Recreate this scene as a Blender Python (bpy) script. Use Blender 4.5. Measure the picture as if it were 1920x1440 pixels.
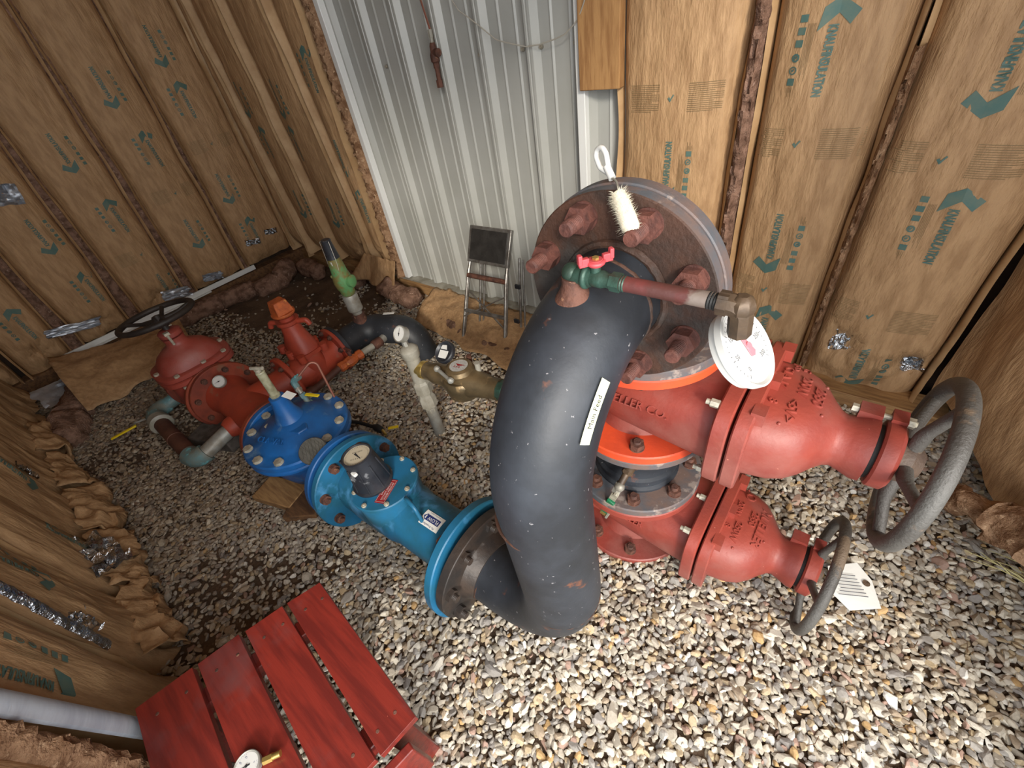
import bpy, bmesh, math, random
import numpy as np
from mathutils import Vector, Matrix, noise
random.seed(7)
V = Vector
PI = math.pi
sc = bpy.context.scene
for o in list(bpy.data.objects):
    bpy.data.objects.remove(o, do_unlink=True)
COL = sc.collection

# ------------------------------------------------------------------ camera, light, exposure
EYE = V((0, 0, 1.25))
_n = V((181, 931, 810)).normalized(); _Z = -_n
_Y = V((897, -874, 810)); _Y = (_Y - _Y.dot(_Z) * _Z).normalized(); _X = _Y.cross(_Z)
cam_d = bpy.data.cameras.new('camera'); cam = bpy.data.objects.new('camera', cam_d); COL.objects.link(cam)
R3 = Matrix(((_X[0], -_X[1], -_X[2]), (_Y[0], -_Y[1], -_Y[2]), (_Z[0], -_Z[1], -_Z[2])))
cam.matrix_world = Matrix.Translation(EYE) @ R3.to_4x4()
cam_d.sensor_width = 36; cam_d.lens = 36 * 810 / 1920; cam_d.clip_start = .02
sc.camera = cam

w = bpy.data.worlds.new('daylight'); sc.world = w; w.use_nodes = True
bg = w.node_tree.nodes['Background']; bg.inputs[0].default_value = (.86, .93, 1.0, 1); bg.inputs[1].default_value = 1.85

def lamp(name, kind, loc, direction, energy, color, **kw):
    d = bpy.data.lights.new(name, kind); d.energy = energy; d.color = color
    for k, v in kw.items(): setattr(d, k, v)
    o = bpy.data.objects.new(name, d); COL.objects.link(o); o.location = loc
    o.rotation_euler = V(direction).to_track_quat('-Z', 'Y').to_euler()
    return o
# low sun through the open doorway behind and to the right of the camera
lamp('sun', 'SUN', (3, -2, 2), (-.62, .66, -.42), 2.15, (1.0, .92, .80), angle=math.radians(9))
# daylight arriving through the doorway opening
lamp('doorway_daylight', 'AREA', (.95, -.8, 1.5), (-.65, .72, -.36), 26, (1.0, .97, .93), shape='RECTANGLE', size=1.6, size_y=1.6)
lamp('side_fill', 'AREA', (1.35, .10, 1.5), (-1, -.22, -.28), 26, (1.0, .97, .93), shape='RECTANGLE', size=.9, size_y=1.6)  # added fill lamp at the right, brightens the near wall
sc.view_settings.view_transform = 'Standard'; sc.view_settings.look = 'None'
sc.view_settings.exposure = .2; sc.view_settings.gamma = 1; sc.view_settings.use_curve_mapping = False

# ------------------------------------------------------------------ materials
MATS = {}
def mat(name, c1, c2=None, c3=None, scale=9, lo=.4, hi=.62, t3=.62, s3=14, w3=.05, rough=.6, metal=0, bump=.15, bscale=70,
        stretch=None, spec=.5, rough2=None, bdist=.004, c4=None, t4=.66, s4=60):
    m = bpy.data.materials.new(name); m.use_nodes = True; nt = m.node_tree; N = nt.nodes; L = nt.links
    b = N['Principled BSDF']; b.inputs['Roughness'].default_value = rough; b.inputs['Metallic'].default_value = metal
    b.inputs['Specular IOR Level'].default_value = spec
    tc = N.new('ShaderNodeTexCoord'); src = tc.outputs['Object']
    if stretch:
        mp = N.new('ShaderNodeMapping'); mp.inputs['Scale'].default_value = stretch; L.new(src, mp.inputs[0]); ssrc = mp.outputs[0]
    else: ssrc = src
    def nz(s, v, det=5):
        n = N.new('ShaderNodeTexNoise'); n.inputs['Scale'].default_value = s; n.inputs['Detail'].default_value = det
        n.inputs['Roughness'].default_value = .6; L.new(v, n.inputs['Vector']); return n.outputs['Fac']
    def ramp(f, a, c):
        r = N.new('ShaderNodeMapRange'); r.inputs[1].default_value = a; r.inputs[2].default_value = c; r.clamp = True
        L.new(f, r.inputs[0]); return r.outputs[0]
    def mix(f, a, c):
        x = N.new('ShaderNodeMix'); x.data_type = 'RGBA'; L.new(f, x.inputs[0])
        for i, q in ((6, a), (7, c)):
            if isinstance(q, tuple): x.inputs[i].default_value = (*q, 1)
            else: L.new(q, x.inputs[i])
        return x.outputs[2]
    col = c1
    if c2: col = mix(ramp(nz(scale, ssrc), lo, hi), c1, c2)
    if c3: col = mix(ramp(nz(s3, src, 8), t3, t3 + w3), col, c3)
    if c4: col = mix(ramp(nz(s4, src, 3), t4, t4 + .03), col, c4)
    if isinstance(col, tuple): b.inputs['Base Color'].default_value = (*col, 1)
    else: L.new(col, b.inputs['Base Color'])
    if bump:
        bp = N.new('ShaderNodeBump'); bp.inputs['Strength'].default_value = bump; bp.inputs['Distance'].default_value = bdist
        L.new(nz(bscale, ssrc, 4), bp.inputs['Height']); L.new(bp.outputs[0], b.inputs['Normal'])
    MATS[name] = m; return m
def srgb(r, g, b):
    f = lambda c: ((c / 255 + .055) / 1.055) ** 2.4 if c > 10 else c / 255 / 12.92
    return (f(r), f(g), f(b))
kraft = mat('kraft_paper', srgb(188, 152, 112), srgb(166, 131, 94), scale=5, rough=.6, bump=.75, bscale=9, stretch=(9, 9, 2.2), bdist=.008, spec=.35)
kraft_edge = mat('kraft_edge', srgb(196, 162, 120), srgb(178, 142, 100), scale=8, rough=.6, bump=.3, bscale=30)
fiber = mat('fiberglass', srgb(172, 138, 108), srgb(124, 92, 68), srgb(196, 164, 132), scale=26, s3=60, t3=.6, rough=.95, bump=1, bscale=90, bdist=.012, spec=.1)
fiber_rose = mat('fiberglass_rose', srgb(156, 124, 106), srgb(108, 82, 68), srgb(180, 152, 136), scale=22, s3=50, t3=.62, rough=.95, bump=1, bscale=80, bdist=.012, spec=.1)
ink = mat('teal_ink', srgb(80, 112, 106), srgb(98, 118, 106), scale=30, rough=.6, bump=0)
ink_thin = mat('grey_ink', srgb(132, 112, 78), rough=.7, bump=0)
metal_w = mat('siding_enamel', srgb(172, 173, 168), srgb(164, 165, 159), scale=3, rough=.38, bump=.05, bscale=4, spec=.5)
trim_w = mat('white_trim_metal', srgb(228, 230, 228), rough=.35, bump=0)
wood = mat('pine_board', srgb(172, 134, 88), srgb(134, 98, 62), scale=6, stretch=(1.5, 14, 14), rough=.75, bump=.3, bscale=14)
woodv = mat('pine_stud', srgb(174, 132, 84), srgb(146, 104, 62), scale=6, stretch=(14, 14, 1.5), rough=.75, bump=.3, bscale=14)
wood_d = mat('damp_board', srgb(120, 86, 54), srgb(84, 58, 38), scale=6, stretch=(2, 10, 10), rough=.85, bump=.4, bscale=14)
backing = mat('cavity_board', srgb(60, 42, 30), srgb(36, 25, 18), scale=10, rough=.95, bump=.3)
foil = mat('foil_tape', srgb(214, 218, 222), srgb(160, 164, 170), scale=30, rough=.22, metal=1, bump=1, bscale=40, bdist=.01)
foil_soft = mat('dull_foil', srgb(190, 196, 204), srgb(160, 166, 176), scale=14, rough=.45, metal=.75, bump=.6, bscale=30)
strapm = mat('pale_pipe_wrap', srgb(196, 204, 214), srgb(180, 188, 200), scale=8, rough=.5, metal=.15, bump=.25, bscale=60, stretch=(1, 1, 6))
soil = mat('soil', srgb(104, 84, 66), srgb(76, 60, 46), srgb(130, 108, 86), scale=7, s3=60, rough=.95, bump=1, bscale=60, bdist=.01)
black = mat('black_pipe_coating', srgb(35, 38, 43), srgb(50, 54, 61), srgb(104, 66, 50), scale=7, s3=13, t3=.64, w3=.06, rough=.5, bump=.12, bscale=50, c4=srgb(130, 128, 130), t4=.69, s4=95)
black_r = mat('rusty_flange_face', srgb(50, 36, 29), srgb(80, 51, 37), srgb(60, 56, 53), scale=9, s3=6, t3=.56, w3=.1, rough=.7, bump=.5, bscale=110)
black_b = mat('dark_flange_coating', srgb(44, 40, 38), srgb(66, 54, 46), srgb(86, 80, 76), scale=10, s3=14, t3=.62, rough=.5, bump=.3)
grey_rim = mat('worn_rim', srgb(84, 88, 94), srgb(112, 92, 84), srgb(142, 128, 120), scale=14, s3=20, t3=.6, rough=.6, bump=.3)
rust = mat('rusty_steel', srgb(100, 64, 50), srgb(70, 44, 36), srgb(130, 92, 70), scale=30, s3=50, rough=.75, bump=.6, bscale=150)
rust_p = mat('rust_primer_bolt', srgb(106, 64, 54), srgb(76, 46, 40), scale=40, rough=.7, bump=.5, bscale=120)
red = mat('red_valve_paint', srgb(152, 66, 53), srgb(130, 57, 50), srgb(146, 86, 77), scale=5, s3=6, t3=.48, w3=.2, rough=.5, bump=.2, bscale=110, c4=srgb(200, 130, 112), t4=.74, s4=90)
red_o = mat('orange_primer', srgb(222, 82, 44), srgb(198, 72, 44), scale=8, rough=.5, bump=.15)
red_b = mat('orange_red_paint', srgb(172, 70, 48), srgb(148, 60, 44), srgb(150, 88, 66), scale=8, s3=12, t3=.62, rough=.5, bump=.2)
red_d = mat('brown_red_paint', srgb(142, 64, 42), srgb(112, 50, 36), srgb(120, 80, 60), scale=9, s3=14, t3=.6, rough=.55, bump=.25)
blue = mat('blue_epoxy', srgb(30, 100, 170), srgb(34, 84, 140), srgb(92, 130, 166), scale=7, s3=16, t3=.6, w3=.12, rough=.4, bump=.1, bscale=50)
blue_m = mat('blue_meter_paint', srgb(34, 108, 150), srgb(34, 92, 116), srgb(74, 136, 180), scale=6, s3=10, t3=.56, w3=.1, rough=.42, bump=.12, bscale=50)
zinc = mat('zinc_bolt', srgb(196, 190, 172), srgb(160, 154, 138), scale=60, rough=.45, metal=.3, bump=.3, bscale=100)
galv = mat('galvanised', srgb(166, 166, 160), srgb(140, 134, 122), srgb(120, 84, 60), scale=14, s3=14, t3=.66, rough=.5, metal=.4, bump=.2)
alum = mat('worn_aluminium', srgb(150, 148, 144), srgb(112, 106, 100), srgb(90, 60, 46), scale=20, s3=12, t3=.66, rough=.38, metal=.7, bump=.2)
iron = mat('handwheel_iron', srgb(88, 86, 82), srgb(66, 62, 58), srgb(108, 92, 76), scale=7, s3=12, t3=.58, rough=.55, bump=.5, bscale=200)
iron_d = mat('dark_handwheel', srgb(52, 44, 38), srgb(36, 30, 27), scale=10, rough=.6, bump=.4)
hubm = mat('hub_iron', srgb(92, 74, 60), srgb(70, 56, 48), scale=9, rough=.6, bump=.4, bscale=150)
brass = mat('weathered_brass', srgb(122, 104, 76), srgb(92, 80, 60), srgb(150, 126, 90), scale=12, s3=20, t3=.6, rough=.4, metal=.5, bump=.2)
brass_b = mat('bright_brass', srgb(200, 172, 100), rough=.3, metal=.8, bump=.1)
green_b = mat('verdigris_brass', srgb(120, 110, 62), srgb(92, 146, 92), srgb(130, 84, 50), scale=14, lo=.45, hi=.55, s3=20, t3=.62, rough=.6, bump=.5)
green_f = mat('verdigris_fitting', srgb(50, 66, 56), srgb(58, 92, 80), srgb(40, 40, 36), scale=20, s3=20, t3=.6, rough=.45, metal=.3, bump=.3)
teal = mat('teal_pipe_dope', srgb(96, 132, 136), srgb(116, 118, 108), srgb(110, 178, 184), scale=18, s3=30, t3=.6, rough=.5, bump=.4)
brownp = mat('brown_pipe', srgb(100, 64, 50), srgb(78, 48, 40), scale=12, rough=.6, bump=.2)
redpipe = mat('maroon_pipe', srgb(112, 52, 50), srgb(84, 50, 46), srgb(120, 108, 100), scale=14, s3=10, t3=.6, rough=.45, bump=.2)
bronze = mat('dark_bronze', srgb(96, 78, 60), srgb(72, 60, 50), scale=20, rough=.5, metal=.3, bump=.2)
orange = mat('orange_rust_valve', srgb(190, 96, 44), srgb(150, 70, 36), srgb(200, 130, 60), scale=30, s3=30, rough=.6, bump=.3)
whitep = mat('white_pipe', srgb(158, 155, 144), srgb(130, 125, 112), scale=12, rough=.45, bump=.1)
pinkred = mat('faded_red_plastic', srgb(184, 70, 76), rough=.45, bump=.1)
blackp = mat('black_plastic', srgb(34, 36, 42), srgb(52, 54, 60), srgb(110, 112, 116), scale=12, s3=16, t3=.64, rough=.4, bump=.1)
dialw = mat('dial_white', srgb(214, 214, 210), rough=.4, bump=0)
dialg = mat('dial_cream', srgb(186, 176, 154), rough=.35, bump=0)
inkblack = mat('black_ink', srgb(40, 40, 44), rough=.6, bump=0)
inkgrey = mat('faded_dial_ink', srgb(96, 98, 104), rough=.6, bump=0)
needle_r = mat('faded_pink_needle', srgb(214, 130, 140), rough=.5, bump=0)
yellow = mat('yellow_vinyl', srgb(232, 202, 36), rough=.4, bump=0)
label_y = mat('pale_yellow_label', srgb(240, 244, 196), rough=.5, bump=0)
paper = mat('white_paper', srgb(236, 236, 230), rough=.6, bump=.1)
labred = mat('red_label', srgb(150, 34, 38), rough=.4, bump=0)
labnavy = mat('navy_ink', srgb(40, 52, 110), rough=.5, bump=0)
rubber = mat('black_rubber', srgb(28, 28, 28), rough=.7, bump=.2)
greyd = mat('grey_disc', srgb(92, 90, 84), srgb(72, 70, 64), scale=30, stretch=(1, 8, 1), rough=.65, bump=.6, bscale=12)
glass_a = mat('dusty_sight_tube', srgb(170, 168, 140), srgb(130, 124, 96), scale=24, rough=.35, bump=.2)
redwood = mat('red_stained_wood', srgb(128, 44, 35), srgb(102, 35, 30), srgb(110, 62, 60), scale=4, stretch=(1.5, 16, 16), s3=5, t3=.5, w3=.16, rough=.36, bump=.15, bscale=10, c4=srgb(216, 120, 96), t4=.76, s4=120)
concrete = mat('concrete', srgb(96, 88, 82), srgb(72, 66, 60), scale=30, rough=.9, bump=.4)
ladder_pad = mat('black_tread', srgb(44, 42, 40), srgb(32, 30, 28), srgb(150, 146, 138), scale=20, s3=38, t3=.74, rough=.6, bump=.4)
greenv = mat('green_vinyl', srgb(24, 108, 72), rough=.4, bump=0)
bristle = mat('cream_bristle', srgb(222, 214, 192), rough=.8, bump=.2)
plastic_w = mat('white_plastic', srgb(206, 206, 202), rough=.35, bump=0)
copper = mat('copper_tube', srgb(150, 98, 82), rough=.45, metal=.4, bump=.1)
wire_m = mat('pale_wire', srgb(196, 192, 180), rough=.45, metal=.3, bump=0)
straw = mat('dry_grass', srgb(196, 186, 130), rough=.7, bump=0)
door_w = mat('weathered_board', srgb(170, 156, 136), srgb(140, 124, 104), scale=6, stretch=(10, 1.5, 10), rough=.8, bump=.3)

# ------------------------------------------------------------------ mesh helpers
def basis(n):
    n = V(n).normalized(); a = V((0, 0, 1)) if abs(n.z) < .9 else V((0, 1, 0))
    u = a.cross(n).normalized(); return u, n.cross(u), n
class B:
    def __init__(s): s.v = []; s.f = []; s.m = []
    def add(s, vs, fs, mi=0):
        k = len(s.v); s.v += [tuple(p) for p in vs]
        for f in fs: s.f.append(tuple(i + k for i in f)); s.m.append(mi)
        return s
    def loft(s, rings, caps=True, mi=0, closed=False):
        n = len(rings[0]); vs = [p for r in rings for p in r]; fs = []
        K = len(rings)
        for k in range(K if closed else K - 1):
            a, b = k * n, ((k + 1) % K) * n
            for i in range(n): j = (i + 1) % n; fs.append((a + i, a + j, b + j, b + i))
        if caps and not closed: fs.append(tuple(range(n - 1, -1, -1))); fs.append(tuple((K - 1) * n + i for i in range(n)))
        return s.add(vs, fs, mi)
    def lathe(s, p, axis, prof, n=40, mi=0):
        u, w_, a = basis(axis); p = V(p); rings = []
        for t, r in prof:
            c = p + a * t; r = max(r, 1e-5)
            rings.append([c + (u * math.cos(2 * PI * i / n) + w_ * math.sin(2 * PI * i / n)) * r for i in range(n)])
        return s.loft(rings, True, mi)
    def cyl(s, a, b, r0, r1=None, n=28, mi=0):
        a, b = V(a), V(b); return s.lathe(a, b - a, [(0, r0), ((b - a).length, r0 if r1 is None else r1)], n, mi)
    def hexp(s, a, b, r, mi=0): return s.cyl(a, b, r, r, 6, mi)
    def tube(s, pts, r, n=16, mi=0, closed=False):
        pts = [V(p) for p in pts]; K = len(pts); rings = []; u = None
        for k, p in enumerate(pts):
            if closed: t = pts[(k + 1) % K] - pts[k - 1]
            else: t = pts[min(k + 1, K - 1)] - pts[max(k - 1, 0)]
            t.normalize()
            if u is None: u = basis(t)[0]
            u = (u - u.dot(t) * t).normalized(); w_ = t.cross(u)
            rr = r[k] if isinstance(r, (list, tuple)) else r
            rings.append([p + (u * math.cos(2 * PI * i / n) + w_ * math.sin(2 * PI * i / n)) * rr for i in range(n)])
        return s.loft(rings, True, mi, closed)
    def box(s, c, size, ax=None, mi=0):
        c = V(c); x, y, z = ax if ax else (V((1, 0, 0)), V((0, 1, 0)), V((0, 0, 1)))
        x, y, z = V(x) * size[0] / 2, V(y) * size[1] / 2, V(z) * size[2] / 2
        vs = [c + x * i + y * j + z * k for k in (-1, 1) for j in (-1, 1) for i in (-1, 1)]
        return s.add(vs, [(0, 2, 3, 1), (4, 5, 7, 6), (0, 1, 5, 4), (2, 6, 7, 3), (0, 4, 6, 2), (1, 3, 7, 5)], mi)
    def torus(s, c, nrm, R, r, n=56, k=14, mi=0):
        u, w_, a = basis(nrm); c = V(c)
        return s.tube([c + (u * math.cos(2 * PI * i / n) + w_ * math.sin(2 * PI * i / n)) * R for i in range(n)], r, k, mi, True)
    def ball(s, c, r, sc_=(1, 1, 1), n=16, mi=0):
        c = V(c); rings = []
        for k in range(1, n):
            t = PI * k / n; rings.append([c + V((math.sin(t) * math.cos(2 * PI * i / n) * sc_[0], math.sin(t) * math.sin(2 * PI * i / n) * sc_[1], math.cos(t) * sc_[2])) * r for i in range(n)])
        return s.loft(rings[::-1], True, mi)
    def poly(s, pts, mi=0): return s.add(pts, [tuple(range(len(pts)))], mi)
    def slab(s, pts, d, mi=0):       # polygon given thickness vector d
        n = len(pts); pts = [V(p) for p in pts]; d = V(d)
        fs = [tuple(range(n - 1, -1, -1)), tuple(range(n, 2 * n))] + [(i, (i + 1) % n, n + (i + 1) % n, n + i) for i in range(n)]
        return s.add(pts + [p + d for p in pts], fs, mi)
    def text(s, string, o, xd, yd, size, depth=.0, mi=0, xs=1, lift=0):
        vs, fs = text_mesh(string, depth > 0); o, xd, yd = V(o), V(xd).normalized(), V(yd).normalized(); zd = xd.cross(yd)
        return s.add([o + xd * (x * size * xs) + yd * (y * size) + zd * (z * depth + lift) for x, y, z in vs], fs, mi)
_TX = {}
def text_mesh(string, ext):
    key = (string, ext)
    if key not in _TX:
        cu = bpy.data.curves.new('lettering', 'FONT'); cu.body = string; cu.align_x = 'CENTER'; cu.align_y = 'CENTER'
        cu.resolution_u = 2
        if ext: cu.extrude = .5
        o = bpy.data.objects.new('lettering', cu); COL.objects.link(o)
        me = o.evaluated_get(bpy.context.evaluated_depsgraph_get()).to_mesh()
        _TX[key] = ([(v.co.x, v.co.y, v.co.z + (.5 if ext else 0)) for v in me.vertices], [tuple(p.vertices) for p in me.polygons])
        bpy.data.objects.remove(o, do_unlink=True); bpy.data.curves.remove(cu)
    return _TX[key]
def fillet(pts, rad, seg=9):
    pts = [V(p) for p in pts]; out = [pts[0]]
    if not isinstance(rad, (list, tuple)): rad = [rad] * (len(pts) - 2)
    for i in range(1, len(pts) - 1):
        p, a, b = pts[i], pts[i - 1], pts[i + 1]; d1 = (a - p).normalized(); d2 = (b - p).normalized()
        th = d1.angle(d2); r = rad[i - 1]; L_ = min(r / math.tan(th / 2), (a - p).length * .999, (b - p).length * .999)
        s0 = p + d1 * L_; s1 = p + d2 * L_
        bis = (d1 + d2).normalized(); rr = L_ * math.tan(th / 2); cen = p + bis * (rr / math.sin(th / 2))
        v0 = s0 - cen; v1 = s1 - cen; ang = v0.angle(v1)
        for k in range(seg + 1):
            t = k / seg; out.append(cen + (v0 * math.sin((1 - t) * ang) + v1 * math.sin(t * ang)) / math.sin(ang))
    out.append(pts[-1]); return out
def link(name, b, m, parent=None, smooth=True, angle=35, bevel=0, label=None, origin=(0, 0, 0)):
    me = bpy.data.meshes.new(name); o3 = V(origin)
    if parent is not None: o3 = parent_origin(parent)
    me.from_pydata([tuple(V(p) - o3) for p in b.v], [], b.f)
    ms = m if isinstance(m, (list, tuple)) else [m]
    for q in ms: me.materials.append(q)
    me.polygons.foreach_set('material_index', b.m)
    me.validate(); me.update()
    bm = bmesh.new(); bm.from_mesh(me); bmesh.ops.recalc_face_normals(bm, faces=bm.faces); bm.to_mesh(me); bm.free()
    if smooth:
        me.polygons.foreach_set('use_smooth', [True] * len(me.polygons)); me.set_sharp_from_angle(angle=math.radians(angle))
    o = bpy.data.objects.new(name, me); COL.objects.link(o)
    if parent is not None: o.parent = parent
    else: o.location = o3
    if bevel:
        md = o.modifiers.new('edge', 'BEVEL'); md.width = bevel; md.segments = 2; md.limit_method = 'ANGLE'; md.angle_limit = math.radians(40)
    if label: o['label'] = label
    return o
def parent_origin(p):
    q = V((0, 0, 0))
    while p is not None: q += p.location; p = p.parent
    return q
def thing(name, label, cat, loc=(0, 0, 0), group=None):
    o = bpy.data.objects.new(name, None); o.empty_display_size = .05; COL.objects.link(o); o.location = loc
    o['label'] = label; o['category'] = cat
    if group: o['group'] = group
    return o
def tag(o, label, cat, group=None, kind=None):
    o['label'] = label; o['category'] = cat
    if group: o['group'] = group
    if kind: o['kind'] = kind
    return o
def struct(name, b, m, **k):
    o = link(name, b, m, **k); o['kind'] = 'structure'; return o

def gz(x, y):          # height of the ground
    t = min(max((x + 1.8) / 1.25, 0), 1); t = t * t * (3 - 2 * t)
    h = -.105 + .10 * t
    h += .045 * math.exp(-(((x + .33) / .2) ** 2 + ((y - .28) / .16) ** 2))
    h += .012 * noise.noise(V((x * 2.3, y * 2.3, 0)))
    return h

# ------------------------------------------------------------------ shell
NXg, NYg = 90, 44
b = B(); X0, X1, Y0, Y1 = -3.95, 1.3, -1.0, 1.75
for j in range(NYg + 1):
    for i in range(NXg + 1):
        x = X0 + (X1 - X0) * i / NXg; y = Y0 + (Y1 - Y0) * j / NYg; b.v.append((x, y, gz(x, y) - .008))
for j in range(NYg):
    for i in range(NXg): a = j * (NXg + 1) + i; b.f.append((a, a + 1, a + NXg + 2, a + NXg + 1)); b.m.append(0)
struct('floor', b, soil)
struct('wall_left', B().box((-3.86, .55, 1.05), (.08, 2.4, 2.5)), backing)
struct('wall_back', B().box((-1.6, 1.75, 1.05), (4.6, .06, 2.5)), backing)
struct('wall_front', B().box((-2.15, -.60, 1.05), (3.5, .06, 2.5)), backing)
struct('wall_right', B().box((.78, 1.10, 1.05), (.08, 1.25, 2.5)), backing)
struct('ceiling', B().box((-1.6, .55, 2.36), (4.9, 2.5, .06)), woodv)
# corrugated metal siding on the back wall
b = B(); prof = []; yM = 1.625
x = -2.42
def ribs():
    p = []
    c = -2.30
    while c < -.75:
        p += [(c - .026, 0), (c - .022, .026), (c - .014, .026), (c - .012, .0235), (c - .008, .0235), (c - .006, .0245), (c + .004, .0235), (c + .024, 0)]
        for q in (.076, .152): p += [(c + q - .005, 0), (c + q - .003, .0045), (c + q + .000, .0045), (c + q + .007, 0)]
        c += .2286
    return [q for q in p if q[0] < -.72]
pr = [(-2.45, 0)] + ribs() + [(-.72, 0)]
n = len(pr)
for z in (-.005, 2.3):
    for x, h in pr: b.v.append((x, yM - h, z))
for i in range(n - 1): b.f.append((i, i + 1, n + i + 1, n + i)); b.m.append(0)
o = struct('wall_siding', b, metal_w, angle=20)
struct('trim_1', B().box((-2.325, 1.592, 1.15), (.036, .05, 2.3)), trim_w, bevel=.003)
struct('trim_2', B().box((-.945, 1.60, 1.15), (.034, .05, 2.3)).box((-.972, 1.612, 1.15), (.012, .02, 2.3)), trim_w, bevel=.003)
struct('trim_3', B().box((-1.6, 1.605, -.012), (1.75, .07, .012)), whitep, bevel=.002)
struct('baseboard_back', B().box((-1.7, 1.63, -.085), (4.2, .11, .135)), wood, bevel=.003)
struct('trim_5', B().box((-.20, 1.585, .0), (1.20, .11, .10)), wood, bevel=.003)
struct('baseboard_left', B().box((-3.76, .55, -.075), (.10, 2.3, .135)), wood_d, bevel=.003)
struct('baseboard_right', B().box((.66, .72, .0), (.14, 1.3, .09)), door_w, bevel=.004)
struct('trim_4', B().box((-3.705, .52, .022), (.012, 1.3, .035)).box((-3.69, .35, .004), (.03, .9, .008)), trim_w, bevel=.002)
o = tag(link('stud_offcut', B().box((-.86, 1.572, 1.62), (.15, .038, 1.24)), woodv, bevel=.003), 'short pine board hanging down over the white siding beside the insulation', 'board')

# hex head siding screws
for x, l in ((-2.092, 'leftmost siding screw of the row, beside a white rib'), (-2.01, 'second siding screw from the left, right beside a white rib'), (-1.866, 'third siding screw from the left, upper left of the hanging red fitting'),
             (-1.423, 'lone siding screw right of the hanging red fitting, where the panel is dented'), (-1.21, 'siding screw just below the sagging wire, first of a close pair'), (-1.127, 'siding screw with a wire twist beside it, right of a white rib'), (-.985, 'rightmost siding screw, near the pine board')):
    t = thing('siding_screw', l, 'screw', (x, 1.625, 1.131), 'screws in a row across the metal siding')
    link('washer', B().cyl((x, 1.625, 1.131), (x, 1.620, 1.131), .0085, n=20), galv, t)
    link('hex_head', B().hexp((x, 1.621, 1.131), (x, 1.612, 1.131), .0055), zinc, t, smooth=False)

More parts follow.
